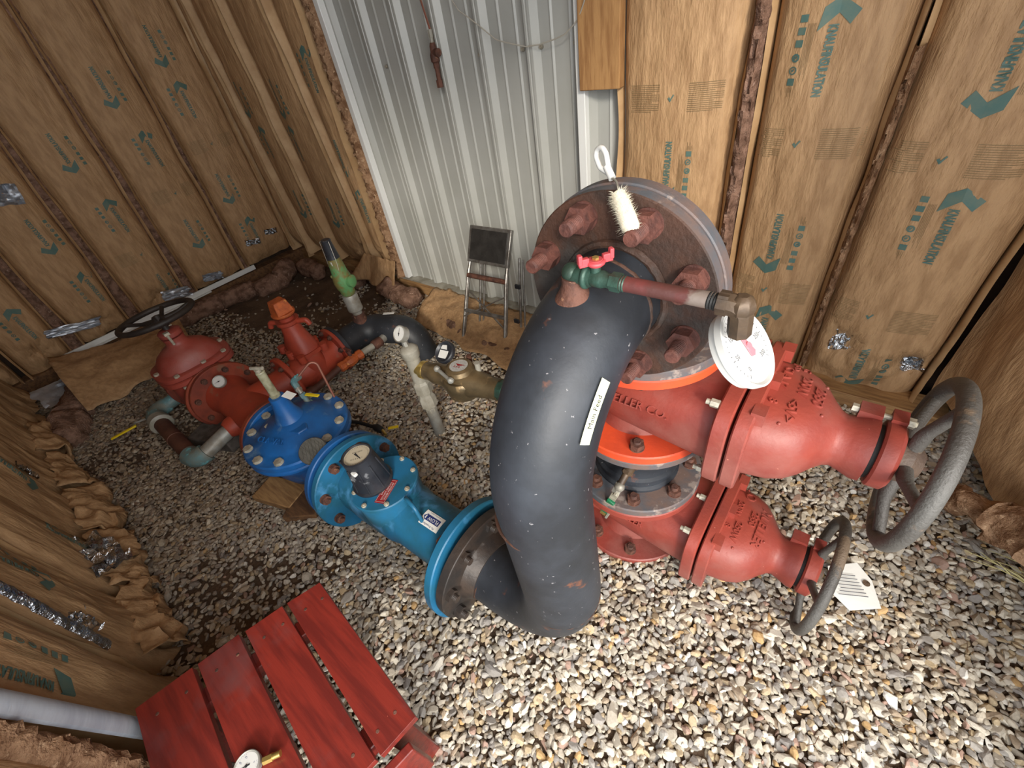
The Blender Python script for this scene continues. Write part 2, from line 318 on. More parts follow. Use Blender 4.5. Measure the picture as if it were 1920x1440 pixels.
# ------------------------------------------------------------------ insulation batts
WALLS = {'left': (V((-3.79, 0, 0)), V((0, 1, 0)), V((1, 0, 0))),
         'back': (V((0, 1.665, 0)), V((1, 0, 0)), V((0, -1, 0))),
         'front': (V((0, -.53, 0)), V((-1, 0, 0)), V((0, 1, 0)))}
def nzv(x, y, z=0): return noise.noise(V((x, y, z)))
def logo_shapes():
    # local coordinates for the 'up' version: arrow at the bottom, text running up, icons to the right
    S = []
    S.append([(-.032, -.060), (0, -.040), (.032, -.060), (.032, -.080), (.0, -.105), (-.032, -.080)])
    # arrow head pointing down-left with notch like the printed mark
    S[0] = [(-.036, -.058), (-.006, -.082), (.030, -.052), (.026, -.096), (-.004, -.112), (-.050, -.084)]
    return S
def batt(name, wall, u0, u1, z0, z1, depth, label, group, prints=(), blocks=(), seed=0, tuck=.06, lean=0, wr=1.0, u0b=None, u1b=None, flap=True, fiber_gap=0, pinch=(), lip=.62):
    O, U, Nn = WALLS[wall]; Zv = V((0, 0, 1))
    u0b = u0 if u0b is None else u0b; u1b = u1 if u1b is None else u1b
    def S(s, z, lift=0):
        t = (z - z0) / (z1 - z0); a = u0b + (u0 - u0b) * min(1, t * 1.3); c = u1b + (u1 - u1b) * min(1, t * 1.3)
        s_ = min(max(s, 0), 1); e = min(s_, 1 - s_)
        e1 = min(1, e / .13); ed = math.sqrt(max(0, 1 - (1 - e1) ** 2))
        bulge = .72 + .28 * (1 - (2 * s_ - 1) ** 2)
        low = min(1, max(0, (z - z0) / .22)); lowf = 1 - (1 - low) ** 2 * (tuck / depth)
        uu = a + (c - a) * s
        wv = (nzv(uu * 7 + seed, z * 1.3, seed) * .010 + nzv(uu * 26 + seed, z * 4.5, 3) * .004) * wr
        wv += nzv(uu * 14, z * 14, seed + 9) * .018 * (1 - low) ** 1.5 * wr + nzv(uu * 60, z * 12, seed) * .0022 * wr
        for (ps, pz, pd) in pinch:
            q = ((s - ps) * (c - a)) ** 2 + (z - pz) ** 2; wv -= pd * math.exp(-q / .0018)
            ang = math.atan2(z - pz, (s - ps) * .37); wv += .012 * math.sin(ang * 9 + seed) * math.exp(-q / .006)
        h = depth * ed * bulge * lowf + wv * min(1, e1 + .2) + lean * (1 - t)
        uu += .010 * nzv(z * 3, seed, 1) * (1 if s > .5 else -1) * min(1, (1 - e1) + .0)
        return O + U * uu + Zv * z + Nn * (h + lift)
    nu = 44; nv = max(30, int((z1 - z0) / .018)); b = B()
    for j in range(nv + 1):
        for i in range(nu + 1):
            s = i / nu; s = .5 - .5 * math.cos(PI * s); b.v.append(tuple(S(s, z0 + (z1 - z0) * j / nv)))
    for j in range(nv):
        for i in range(nu): a = j * (nu + 1) + i; b.f.append((a, a + 1, a + nu + 2, a + nu + 1)); b.m.append(0)
    W = abs(u1 - u0)
    def onS(uc, zc, x, y, rot, lift=.0022):
        if rot: x, y = -x, -y
        u_ = uc + x; z_ = zc + y
        t = (z_ - z0) / (z1 - z0); a = u0b + (u0 - u0b) * min(1, t * 1.3); c = u1b + (u1 - u1b) * min(1, t * 1.3)
        return S((u_ - a) / (c - a), z_, lift)
    for (uc, zc, rot) in prints:
        if not (z0 + .0 < zc): continue
        k = len(b.v)
        def put(poly_, mi):
            b.poly([onS(uc, zc, x, y, rot) for x, y in poly_], mi)
        def quadgrid(x0_, y0_, x1_, y1_, mi, n_=2):
            for q in range(n_):
                ya = y0_ + (y1_ - y0_) * q / n_; yb = y0_ + (y1_ - y0_) * (q + 1) / n_
                put([(x0_, ya), (x1_, ya), (x1_, yb), (x0_, yb)], mi)
        put([(-.050, -.086), (-.004, -.116), (-.006, -.084), (-.034, -.060)], 1)
        put([(-.004, -.116), (.026, -.098), (.032, -.052), (-.006, -.084)], 1)
        vs, fs = text_mesh('KNAUFINSULATION', False)
        wx = max(v[0] for v in vs) * 2; sc_ = .148 / wx
        for ox_, oy_ in ((0, 0), (.0009, 0), (-.0009, 0), (0, .0009), (0, -.0009)): b.add([onS(uc, zc, -y * .030 + ox_, x * sc_ + .012 + oy_, rot) for x, y, z in vs], fs, 1)
        # bold under-stroke of the mark
        for kk in range(3):          # square pictograms
            y0_ = -.088 + kk * .025; quadgrid(.057, y0_, .074, y0_ + .015, 1, 1)
        for kk in (3, 4):            # round pictograms
            cy = -.088 + kk * .027 + .006; cx = .066
            for q in range(10):
                a0, a1 = 2 * PI * q / 10, 2 * PI * (q + 1) / 10; ri = .0065 if kk == 4 else .005
                put([(cx + ri * math.cos(a0), cy + ri * math.sin(a0)), (cx + .0095 * math.cos(a0), cy + .0095 * math.sin(a0)), (cx + .0095 * math.cos(a1), cy + .0095 * math.sin(a1)), (cx + ri * math.cos(a1), cy + ri * math.sin(a1))], 1)
            put([(cx - .003, cy - .004), (cx + .004, cy - .002), (cx + .003, cy + .004), (cx - .002, cy + .001)], 1)
        quadgrid(.057, .043, .074, .059, 1, 1)
        for kk in range(6): quadgrid(.036 + kk * .0032, -.07, .0368 + kk * .0032, .05 - (kk % 3) * .015, 2, 5)
        for kk in range(4): quadgrid(.059 + kk * .004, .063, .060 + kk * .004, .085 - (kk % 2) * .01, 2, 2)
    for (uc, zc) in blocks:
        for side in (-1, 1):
            xa = uc + (-.145 if side < 0 else .045); wd = .10
            for kk in range(15):
                y = .036 - kk * .0052; x_end = xa + wd * (1 - (.25 if kk % 5 == 4 else 0))
                for q in range(4):
                    x0_, x1_ = xa + (x_end - xa) * q / 4, xa + (x_end - xa) * (q + 1) / 4
                    b.poly([onS(0, 0, x0_, zc + y, 0), onS(0, 0, x1_, zc + y, 0), onS(0, 0, x1_, zc + y + .0013, 0), onS(0, 0, x0_, zc + y + .0013, 0)], 2)
        b.poly([onS(uc - .01, zc, *q, 0) for q in ((-.008, .0), (0, -.010), (.004, -.006), (-.003, .004))], 1)
        b.poly([onS(uc - .01, zc, *q, 0) for q in ((0, -.010), (.012, .008), (.008, .010), (.0, -.003))], 1)
    t = thing(name, label, 'insulation', tuple(S(.5, z0)), group)
    f = link('kraft_facing', b, [kraft, ink, ink_thin], t, angle=60)
    if flap:
        for side in (0, 1):
            b2 = B(); nn = 70
            for j in range(nn + 1):
                z = z0 + (z1 - z0) * j / nn; p = S(side, z)
                out = depth * lip + .014 * nzv(z * 4, seed + side * 5, 2) + (.02 * max(0, 1 - (z - z0) / .3) * nzv(z * 20, seed))
                sg = -1 if side == 0 else 1
                b2.v += [tuple(p + U * sg * .003), tuple(p + Nn * out + U * (-sg) * (.004 + .006 * nzv(z * 6, seed + 4))), tuple(p + Nn * (out + .012) + U * (sg * .007)), tuple(p + Nn * (out * .5) + U * (sg * .010))]
            for j in range(nn):
                a = j * 4
                for q in range(3): b2.f.append((a + q, a + q + 1, a + 5 + q, a + 4 + q)); b2.m.append(0)
            link('stapling_flange', b2, kraft_edge, t, angle=60)
    return t, S
def fiber_strip(name, pts_fn, n_z, w_, h_, m, parent=None, seed=0):
    b = B(); nu = 8
    for j in range(n_z + 1):
        c, U, Nn = pts_fn(j / n_z)
        for i in range(nu + 1):
            a = PI * i / nu; r = 1 + .5 * noise.noise(V((j * .55 + seed, i * .8, seed)))
            b.v.append(tuple(c + U * math.cos(a) * w_ * (1 + .2 * noise.noise(V((j * .3, seed, i * .3)))) - Nn * 0 + Nn * math.sin(a) * h_ * r))
    for j in range(n_z):
        for i in range(nu): a = j * (nu + 1) + i; b.f.append((a, a + 1, a + nu + 2, a + nu + 1)); b.m.append(0)
    return link(name, b, m, parent)
UP, DN = 0, 1
# back wall, right part (large, brightly lit)
t1, S1 = batt('insulation_batt', 'back', -.80, -.425, .04, 2.2, .115, 'kraft insulation batt between the pine board and the torn fibreglass seam', 'batts right of the siding',
     prints=[(-.600, .760, UP), (-.6, .36, DN), (-.6, 1.30, DN)], blocks=[(-.60, .968), (-.6, .56)], seed=1, wr=.9, u1b=-.40)
t2, S2 = batt('insulation_batt', 'back', -.375, -.055, .045, 2.2, .118, 'kraft insulation batt in the middle, torn fibreglass along its left edge', 'batts right of the siding',
     prints=[(-.218, 1.045, DN), (-.225, .56, UP), (-.190, .215, DN)], blocks=[(-.225, .845), (-.21, .385)], seed=2, wr=1, u0b=-.34, u1b=-.05, pinch=[(.75, .12, .05)])
t3, S3 = batt('insulation_batt', 'back', -.03, .345, .05, 2.2, .125, 'rightmost wide kraft batt bulging over two foil patches near its foot', 'batts right of the siding',
     prints=[(.130, 1.02, UP), (.160, .64, DN), (.125, .155, UP)], blocks=[(.10, .815), (.10, .36)], seed=3, wr=1.25, u1b=.30, pinch=[(.25, .235, .05), (.84, .19, .06)])
# torn fibreglass between the first two batts
def f_seam(t): z = -.02 + 2.2 * t; return V((-.395 + .035 * (1 - t) ** 3 + .006 * nzv(z * 9, 2), 1.60, z)), V((1, 0, 0)), V((0, -1, 0))
fiber_strip('torn_fiberglass', f_seam, 160, .022, .045, fiber_rose, t2, 4)
def f_seam2(t): z = .1 + .95 * t; return V((-.035, 1.60, z)), V((1, 0, 0)), V((0, -1, 0))
fiber_strip('torn_fiberglass', f_seam2, 90, .012, .05, fiber, t3, 8)
# back wall, left part
bl = [(-3.72, -3.62, -3.75, -3.52, 1.33, -.03), (-3.575, -3.225, -3.47, -3.15, 1.30, .0), (-3.175, -2.785, -3.09, -2.63, 1.25, .0), (-2.725, -2.45, -2.57, -2.45, 1.22, .0)]
labs = ['narrow dark kraft batt squeezed into the left corner of the back wall', 'dark kraft batt second from the left corner on the back wall', 'dark kraft batt whose right edge ends behind the green relief valve', 'kraft batt next to the white metal siding with a crumpled flared foot']
for k, (a, c, ab, cb, zz, z0) in enumerate(bl):
    uc = (a + c) / 2
    pp = [[], [(-3.43, 1.07, UP), (-3.36, .80, DN), (-3.3, .42, UP)], [(-2.97, 1.06, UP), (-2.98, .80, DN), (-2.88, .40, UP)], [(-2.53, 1.15, DN), (-2.54, .75, UP), (-2.50, .45, DN)]][k]
    batt('insulation_batt', 'back', a, c, z0, 2.2, .125, labs[k], 'batts left of the siding', prints=pp, seed=11 + k, u0b=ab, u1b=cb, wr=1.3, tuck=.08, lip=1.0, pinch=[(.8, .13, .05)] if k > 1 else ())
def f_edge(t): z = 2.2 * t; return V((-2.385, 1.60, z)), V((1, 0, 0)), V((0, -1, 0))
o = fiber_strip('insulation_edge', f_edge, 160, .040, .060, fiber, None, 2); tag(o, 'exposed tan fibreglass edge running down beside the white corner trim', 'insulation')
# left wall
ll = [(1.165, 1.53), (.785, 1.145), (.412, .765), (.045, .395), (-.335, .02), (-.52, -.36)]
lb = [(1.14, 1.53), (.73, 1.09), (.36, .66), (-.0, .28), (-.31, -.08), (-.52, -.36)]
labs = ['left wall kraft batt in the back corner with two shiny foil patches at its foot', 'left wall batt next to the corner batt, foot pulled aside showing pink fibreglass', 'left wall batt behind the dark handwheel, foil patches at its foot', 'left wall batt with a foil patch half way up and creased plastic at its foot',
        'left wall batt at the left picture edge with a wide dark gap beside it', 'left wall batt in the front corner, mostly crumpled']
lp = [[(1.30, 1.40, UP), (1.31, 1.10, DN), (1.25, .60, UP), (1.29, .26, DN)], [(.93, 1.26, UP), (.975, .905, DN), (.91, .41, UP)], [(.555, 1.02, UP), (.59, .63, DN), (.575, .17, UP)], [(.21, .68, UP), (.24, .32, DN)], [(-.16, .60, UP), (-.15, .28, DN)], []]
lblk = [[(1.33, .86)], [(.96, .66)], [(.58, .40)], [], [], []]
for k, (a, c) in enumerate(ll):
    ab, cb = lb[k]
    batt('insulation_batt', 'left', a, c, .03 if k < 4 else -.02, 2.2, .115, labs[k], 'batts on the left wall', prints=lp[k], blocks=lblk[k], seed=21 + k, u0b=ab, u1b=cb, wr=1.5, tuck=.07, pinch=[(.5, .12, .04)] if k > 1 else ())
for k, (uu, ub) in enumerate(((1.155, 1.115), (.775, .695), (.40, .32), (.03, -.04))):
    def fs(t, uu=uu, ub=ub):
        z = .02 + 1.9 * t; u_ = ub + (uu - ub) * min(1, 1.3 * t); return V((-3.77, u_, z)), V((0, 1, 0)), V((1, 0, 0))
    o = fiber_strip('exposed_fiberglass', fs, 130, .040 if k else .02, .045, fiber_rose, None, 30 + k)
    tag(o, ['thin pinkish fibreglass in the seam beside the corner batt on the left wall', 'pinkish fibreglass showing in the second open seam from the corner on the left wall', 'pinkish fibreglass in the open seam left of the dark handwheel', 'pinkish fibreglass in the wide dark seam nearest the left picture edge'][k], 'insulation', 'fibreglass seams on the left wall')
# front wall (its near batts rise at the lower left); u = -x
fl = [(.60, .80, .60, .79), (.93, 1.21, .93, 1.19), (1.235, 1.56, 1.22, 1.55), (1.59, 1.92, 1.56, 1.90), (1.94, 2.28, 1.92, 2.26), (2.30, 2.64, 2.28, 2.62), (2.66, 3.0, 2.64, 2.98), (3.02, 3.36, 3.0, 3.34), (3.38, 3.72, 3.36, 3.70)]
fp = [[], [(.974, .45, UP)], [(1.37, .42, UP)], [(1.74, .16, UP)], [(2.1, .30, UP)], [], [], [], []]
flab = ['nearest kraft batt edge at the bottom left corner of the picture', 'kraft batt between the silver foil seam and the pale wrap strip at lower left', 'kraft batt just past the silver foil seam, foot crumpled on the gravel', 'near wall batt with the bright foil star near its foot', 'near wall batt beyond the foil star batt, small foil scrap on it',
        'crumpled near wall batt below the left wall corner', 'near wall batt by the left corner, second from it', 'near wall batt next to the left corner', 'near wall batt tucked into the front left corner']
for k, (a, c, ab, cb) in enumerate(fl):
    batt('insulation_batt', 'front', a, c, -.07, .95 if k < 2 else .85, .104, flab[k], 'batts on the near wall', prints=fp[k], seed=41 + k, u0b=ab, u1b=cb, wr=2.2 if k > 1 else 1.3, tuck=-.05 if k > 1 else -.02, lean=.02)
# foil seam, pale wrap
b = B(); nn = 60
for j in range(nn + 1):
    z = .19 + .75 * j / nn; x = -1.19 - .10 * (z - .2); y = -.418 + .004 * nzv(z * 30, 1)
    for i in range(9):
        a = PI * i / 8; b.v.append((x + math.cos(a) * .016, y + math.sin(a) * .014 + .004 * nzv(z * 90, i * 1.3), z + .004 * nzv(z * 60, i * .8, 5)))
for j in range(nn):
    for i in range(8): a = j * 9 + i; b.f.append((a, a + 1, a + 10, a + 9)); b.m.append(0)
tag(link('foil_seam_tape', b, foil), 'crinkled silver foil tape running down a seam at the lower left', 'tape')
b = B(); nn = 40
for j in range(nn + 1):
    z = .02 + .85 * j / nn
    for i in range(7):
        s = i / 6 - .5; b.v.append((-.868 + .15 * (z - .17) + s * .056, -.392 + .010 * (1 - 4 * s * s), z))
    for i in range(6, -1, -1):
        s = i / 6 - .5; b.v.append((-.868 + .15 * (z - .17) + s * .056, -.398 + .008 * (1 - 4 * s * s), z))
for j in range(nn):
    for i in range(14): a = j * 14 + i; c = j * 14 + (i + 1) % 14; b.f.append((a, c, c + 14, a + 14)); b.m.append(0)
tag(link('wrap_strip', b, strapm), 'pale grey ribbed wrap strip running down to the red table', 'strip')
def f_near(t): z = -.05 + .9 * t; return V((-.755, -.42, z)), V((1, 0, 0)), V((0, 1, 0))
tag(fiber_strip('near_fiberglass', f_near, 90, .028, .03, fiber, None, 51), 'strip of tan fibreglass beside the pale wrap strip at the bottom left', 'insulation')
def f_near2(t): z = -.05 + .9 * t; return V((-.615, -.45, z)), V((1, 0, 0)), V((0, 1, 0))
tag(fiber_strip('near_fiberglass', f_near2, 90, .06, .05, fiber, None, 52), 'torn fibreglass at the bottom left corner nearest the camera', 'insulation')
# foil scraps
def scrap(c, nrm, upv, sx, sy, label, seed, m=foil, amp=.008, grp='foil tape patches on the insulation'):
    nrm = V(nrm).normalized(); upv = V(upv); u = upv.cross(nrm).normalized(); upv = nrm.cross(u); c = V(c); b = B(); n_ = 12
    for k in range(2):
        for j in range(n_ + 1):
            for i in range(n_ + 1):
                x, y = (i / n_ - .5), (j / n_ - .5); rr = 1.3 + .3 * nzv(math.atan2(y, x) * 2, seed)
                b.v.append(tuple(c + u * x * sx * rr + upv * y * sy * rr + nrm * (amp * nzv(x * 7 + seed, y * 7, seed) * 2 + amp * nzv(x * 20, y * 5 + seed, 1) - k * .0012)))
    N1 = (n_ + 1) ** 2
    for k in range(2):
        for j in range(n_):
            for i in range(n_): a = k * N1 + j * (n_ + 1) + i; b.f.append((a, a + 1, a + n_ + 2, a + n_ + 1)); b.m.append(0)
    return tag(link('foil_patch', b, m), label, 'tape', grp)
scrap(S3(.25, .235) + V((0, -.015, .0)), (0, -1, .2), (0, 0, 1), .05, .065, 'star-shaped foil patch under the right wide batt, left one', 5)
scrap(S3(.84, .19) + V((0, -.015, 0)), (.2, -1, .2), (0, 0, 1), .06, .05, 'foil patch at the right foot of the wide right batt', 6)
scrap(S2(.75, .115) + V((0, -.02, 0)), (0, -1, .2), (.5, 0, 1), .035, .07, 'foil patch above the upper red valve, beside the round gauge', 7)
scrap((-3.664, 1.24, .20), (1, 0, 0), (0, .2, 1), .085, .03, 'left foil patch of the pair on the corner batt', 8)
scrap((-3.664, 1.40, .22), (1, 0, 0), (0, .2, 1), .075, .03, 'right foil patch of the pair on the corner batt', 9)
scrap((-3.662, .21, .90), (1, 0, 0), (0, .2, 1), .10, .08, 'foil patch half way up the left wall batt, over the printed mark', 10, foil_soft)
scrap((-3.66, .60, .10), (1, 0, .3), (0, .2, 1), .13, .05, 'foil patch left of the dark handwheel at the batt foot', 12, foil_soft)
scrap((-3.66, .86, .10), (1, 0, .3), (0, .2, 1), .10, .04, 'foil patch right above the dark handwheel', 13, foil_soft)
scrap((-3.655, .02, .17), (1, 0, .2), (0, .2, 1), .20, .04, 'creased foil strip low on the left wall batt', 14, foil_soft)
scrap((-1.70, -.385, .08), (.1, .6, .6), (.4, 0, 1), .14, .10, 'bright star-shaped foil scrap sticking out over the gravel at left', 15, foil, .016)
scrap((-1.28, -.42, .24), (0, 1, .3), (.4, 0, 1), .07, .05, 'foil scrap on the near wall just above the silver seam tape', 16)
scrap((-2.27, -.42, .18), (0, 1, .3), (.4, 0, 1), .07, .03, 'small foil scrap on a near wall batt further left', 17)
scrap((-1.02, -.40, -.03), (0, 1, .6), (.4, 0, 1), .12, .04, 'dark crumpled foil under the near batt foot beside the table', 18, foil_soft)
scrap((-3.35, -.24, -.02), (.5, .3, .8), (0, .2, 1), .16, .12, 'dull foil patch on the fallen kraft flap at left', 19, foil_soft, .006)

# right wall corner batt, in shade
b = B(); nu, nv = 36, 70
def SR(s, z):
    p0 = V((.335, 1.60)); p1 = V((.66, .98)); q = p0.lerp(p1, s); nrm = V((-.886, -.464)); t = min(1, max(0, z / .3))
    h = .055 * math.sin(PI * min(1, max(0, s))) * (.4 + .6 * t) + nzv(s * 5, z * 3, 7) * .016 + nzv(s * 16, z * 9, 2) * .006
    return V((q.x + nrm.x * h, q.y + nrm.y * h, z))
for j in range(nv + 1):
    for i in range(nu + 1):
        s = i / nu; zb = .10 + .06 * math.sin(s * 5) - .08 * s; b.v.append(tuple(SR(s, zb + (2.2 - zb) * j / nv)))
for j in range(nv):
    for i in range(nu): a = j * (nu + 1) + i; b.f.append((a, a + 1, a + nu + 2, a + nu + 1)); b.m.append(0)
t = thing('insulation_batt', 'shaded kraft batt hanging in the right corner behind the large handwheel', 'insulation', (.5, 1.25, 0))
link('kraft_facing', b, kraft, t, angle=60)
b = B(); Q = [V((.41, 1.16, .10)).lerp(V((.60, .93, .25)), k / 30) for k in range(31)]
b.tube(Q, [(.030 + .050 * k / 30) * (1 + .3 * nzv(k * .5, 4)) for k in range(31)], 22)
b.v = [tuple(V(p) + V((nzv(p[0] * 24, p[1] * 24, p[2] * 24), nzv(p[1] * 26, p[2] * 22, 3), nzv(p[2] * 25, p[0] * 30, 6))) * .028) for p in b.v]
link('torn_fiberglass', b, fiber, t)
# fibreglass rolls and fallen kraft along the left / back foot
def roll(pts, r, m, label, seed, cat='insulation', amp=.35):
    P = fillet(pts, .08, 6) if len(pts) > 2 else [V(p) for p in pts]
    Q = []
    for i in range(len(P) - 1):
        nseg = max(2, int((P[i + 1] - P[i]).length / .022))
        for k in range(nseg): Q.append(P[i].lerp(P[i + 1], k / nseg))
    Q.append(P[-1]); b = B(); b.tube(Q, [r * (1 + .25 * nzv(i * .2, seed)) * (1 if 0 < i < len(Q) - 1 else .5) for i in range(len(Q))], 18)
    b.v = [tuple(V(p) + V((nzv(p[0] * 22, p[1] * 22, p[2] * 22 + seed), nzv(p[1] * 20, p[2] * 20, seed), nzv(p[2] * 25, p[0] * 25, seed))) * r * amp) for p in b.v]
    return tag(link('fiberglass_roll', b, m, angle=80), label, cat, 'fibreglass lumps at the wall foot')
roll([(-3.62, .45, -.06), (-3.6, .8, -.06), (-3.55, 1.05, -.06)], .06, fiber_rose, 'long fibreglass roll lying along the foot of the left wall', 1)
roll([(-3.5, 1.02, -.08), (-3.45, 1.2, -.06), (-3.55, 1.38, -.02)], .07, fiber_rose, 'curled fibreglass lump by the end of the white wall strip', 2)
roll([(-3.45, 1.42, -.04), (-3.2, 1.42, -.06)], .065, fiber_rose, 'fibreglass lump in the back left corner', 3)
roll([(-3.05, 1.47, -.06), (-2.75, 1.47, -.06)], .055, fiber_rose, 'fibreglass roll behind the green relief valve', 4)
roll([(-2.45, 1.46, -.02), (-2.28, 1.44, -.05), (-2.12, 1.46, -.07)], .065, fiber_rose, 'fibreglass clump below the flared batt foot', 5)
roll([(-2.0, 1.43, -.09), (-1.5, 1.30, -.09), (-1.1, 1.28, -.08)], .035, fiber_rose, 'thin fibreglass roll under the step stool', 6)
roll([(-3.45, -.1, -.09), (-3.1, -.28, -.09), (-2.85, -.36, -.08)], .09, fiber_rose, 'pinkish fibreglass heap in the front left corner', 7)
roll([(-3.60, .16, -.03), (-3.58, .42, -.03)], .06, fiber, 'brown fibreglass under the fallen kraft flap by the left wall', 8)
def sheet(fn, n1, n2, m, name, label, cat='insulation', grp=None, th=.002):
    b = B()
    for j in range(n2 + 1):
        for i in range(n1 + 1): b.v.append(tuple(fn(i / n1, j / n2)))
    for j in range(n2):
        for i in range(n1): a = j * (n1 + 1) + i; b.f.append((a, a + 1, a + n1 + 2, a + n1 + 1)); b.m.append(0)
    o = link(name, b, m, angle=60); md = o.modifiers.new('thickness', 'SOLIDIFY'); md.thickness = th
    return tag(o, label, cat, grp)
def fl1(s, t):   # fallen kraft flap at the left
    p = V((-3.62, -.18, .04)).lerp(V((-3.55, .50, -.02)), s); q = V((-3.0, -.20, -.09)).lerp(V((-3.15, .42, -.09)), s)
    r = p.lerp(q, t); r.z += .06 * math.sin(PI * t) * (1 - .5 * s) + .022 * nzv(s * 6, t * 6, 2) + .008 * nzv(s * 18, t * 14, 5) + .05 * (1 - s) ** 4; r.z = max(r.z, gz(r.x, r.y) + .006); return r
sheet(fl1, 30, 24, kraft, 'kraft_flap', 'large loose kraft flap fallen from the left wall onto the gravel')
def fl2(s, t):
    p = V((-2.05, 1.57, -.01)).lerp(V((-.95, 1.56, -.01)), s); q = V((-2.0, 1.30, -.10)).lerp(V((-.95, 1.12, -.09)), s)
    r = p.lerp(q, t); r.z += .024 * nzv(s * 13, t * 5, 4) + .010 * nzv(s * 40, t * 12, 6) + .03 * math.sin(PI * t); r.y += .03 * nzv(s * 7, t, 2) * t; r.z = max(r.z, gz(r.x, r.y) + .018 + .006 * nzv(s * 30, t * 9, 3)); return r
sheet(fl2, 50, 16, kraft, 'kraft_flap', 'loose kraft sheet lying at the wall foot under the step stool')
def fl3(s, t):
    p = V((-2.62, 1.50, .16)).lerp(V((-2.33, 1.52, .14)), s); q = V((-2.78, 1.42, -.01)).lerp(V((-2.30, 1.44, -.02)), s)
    r = p.lerp(q, t); r.y -= .02 * math.sin(s * 14) * t; r.z += .008 * nzv(s * 9, t * 5, 4); return r
sheet(fl3, 30, 12, kraft, 'kraft_flap', 'flared pleated kraft foot left of the white siding')
for k, xc in enumerate((-1.38, -1.72, -2.08, -2.45, -2.85)):
    def fl5(s, t, xc=xc, k=k):
        p = V((xc - .17, -.40, .05)).lerp(V((xc + .17, -.41, .06)), s)
        q = V((xc - .16, -.36 + .05 * math.sin(k), -.075)).lerp(V((xc + .15 + .04 * k % .1, -.34, -.06)), s)
        r = p.lerp(q, t); r.y += .035 * math.sin(PI * t) + .03 * nzv(s * 6, t * 3, k) + .05 * nzv(s * 2.2, k * 3.1, 1) * t + .010 * nzv(s * 20, t * 6, k); r.z += .03 * nzv(s * 8, t * 5, k + 2); r.z = max(r.z, gz(r.x, r.y) + .005); return r
    sheet(fl5, 24, 12, kraft, 'kraft_skirt', ['crumpled kraft skirt at the wall foot nearest the red table', 'crumpled kraft skirt right under the foil star', 'crumpled kraft skirt beyond the foil star', 'crumpled kraft skirt fourth from the red table', 'crumpled kraft skirt beside the pink fibreglass heap'][k], 'insulation', 'kraft skirts along the near wall')

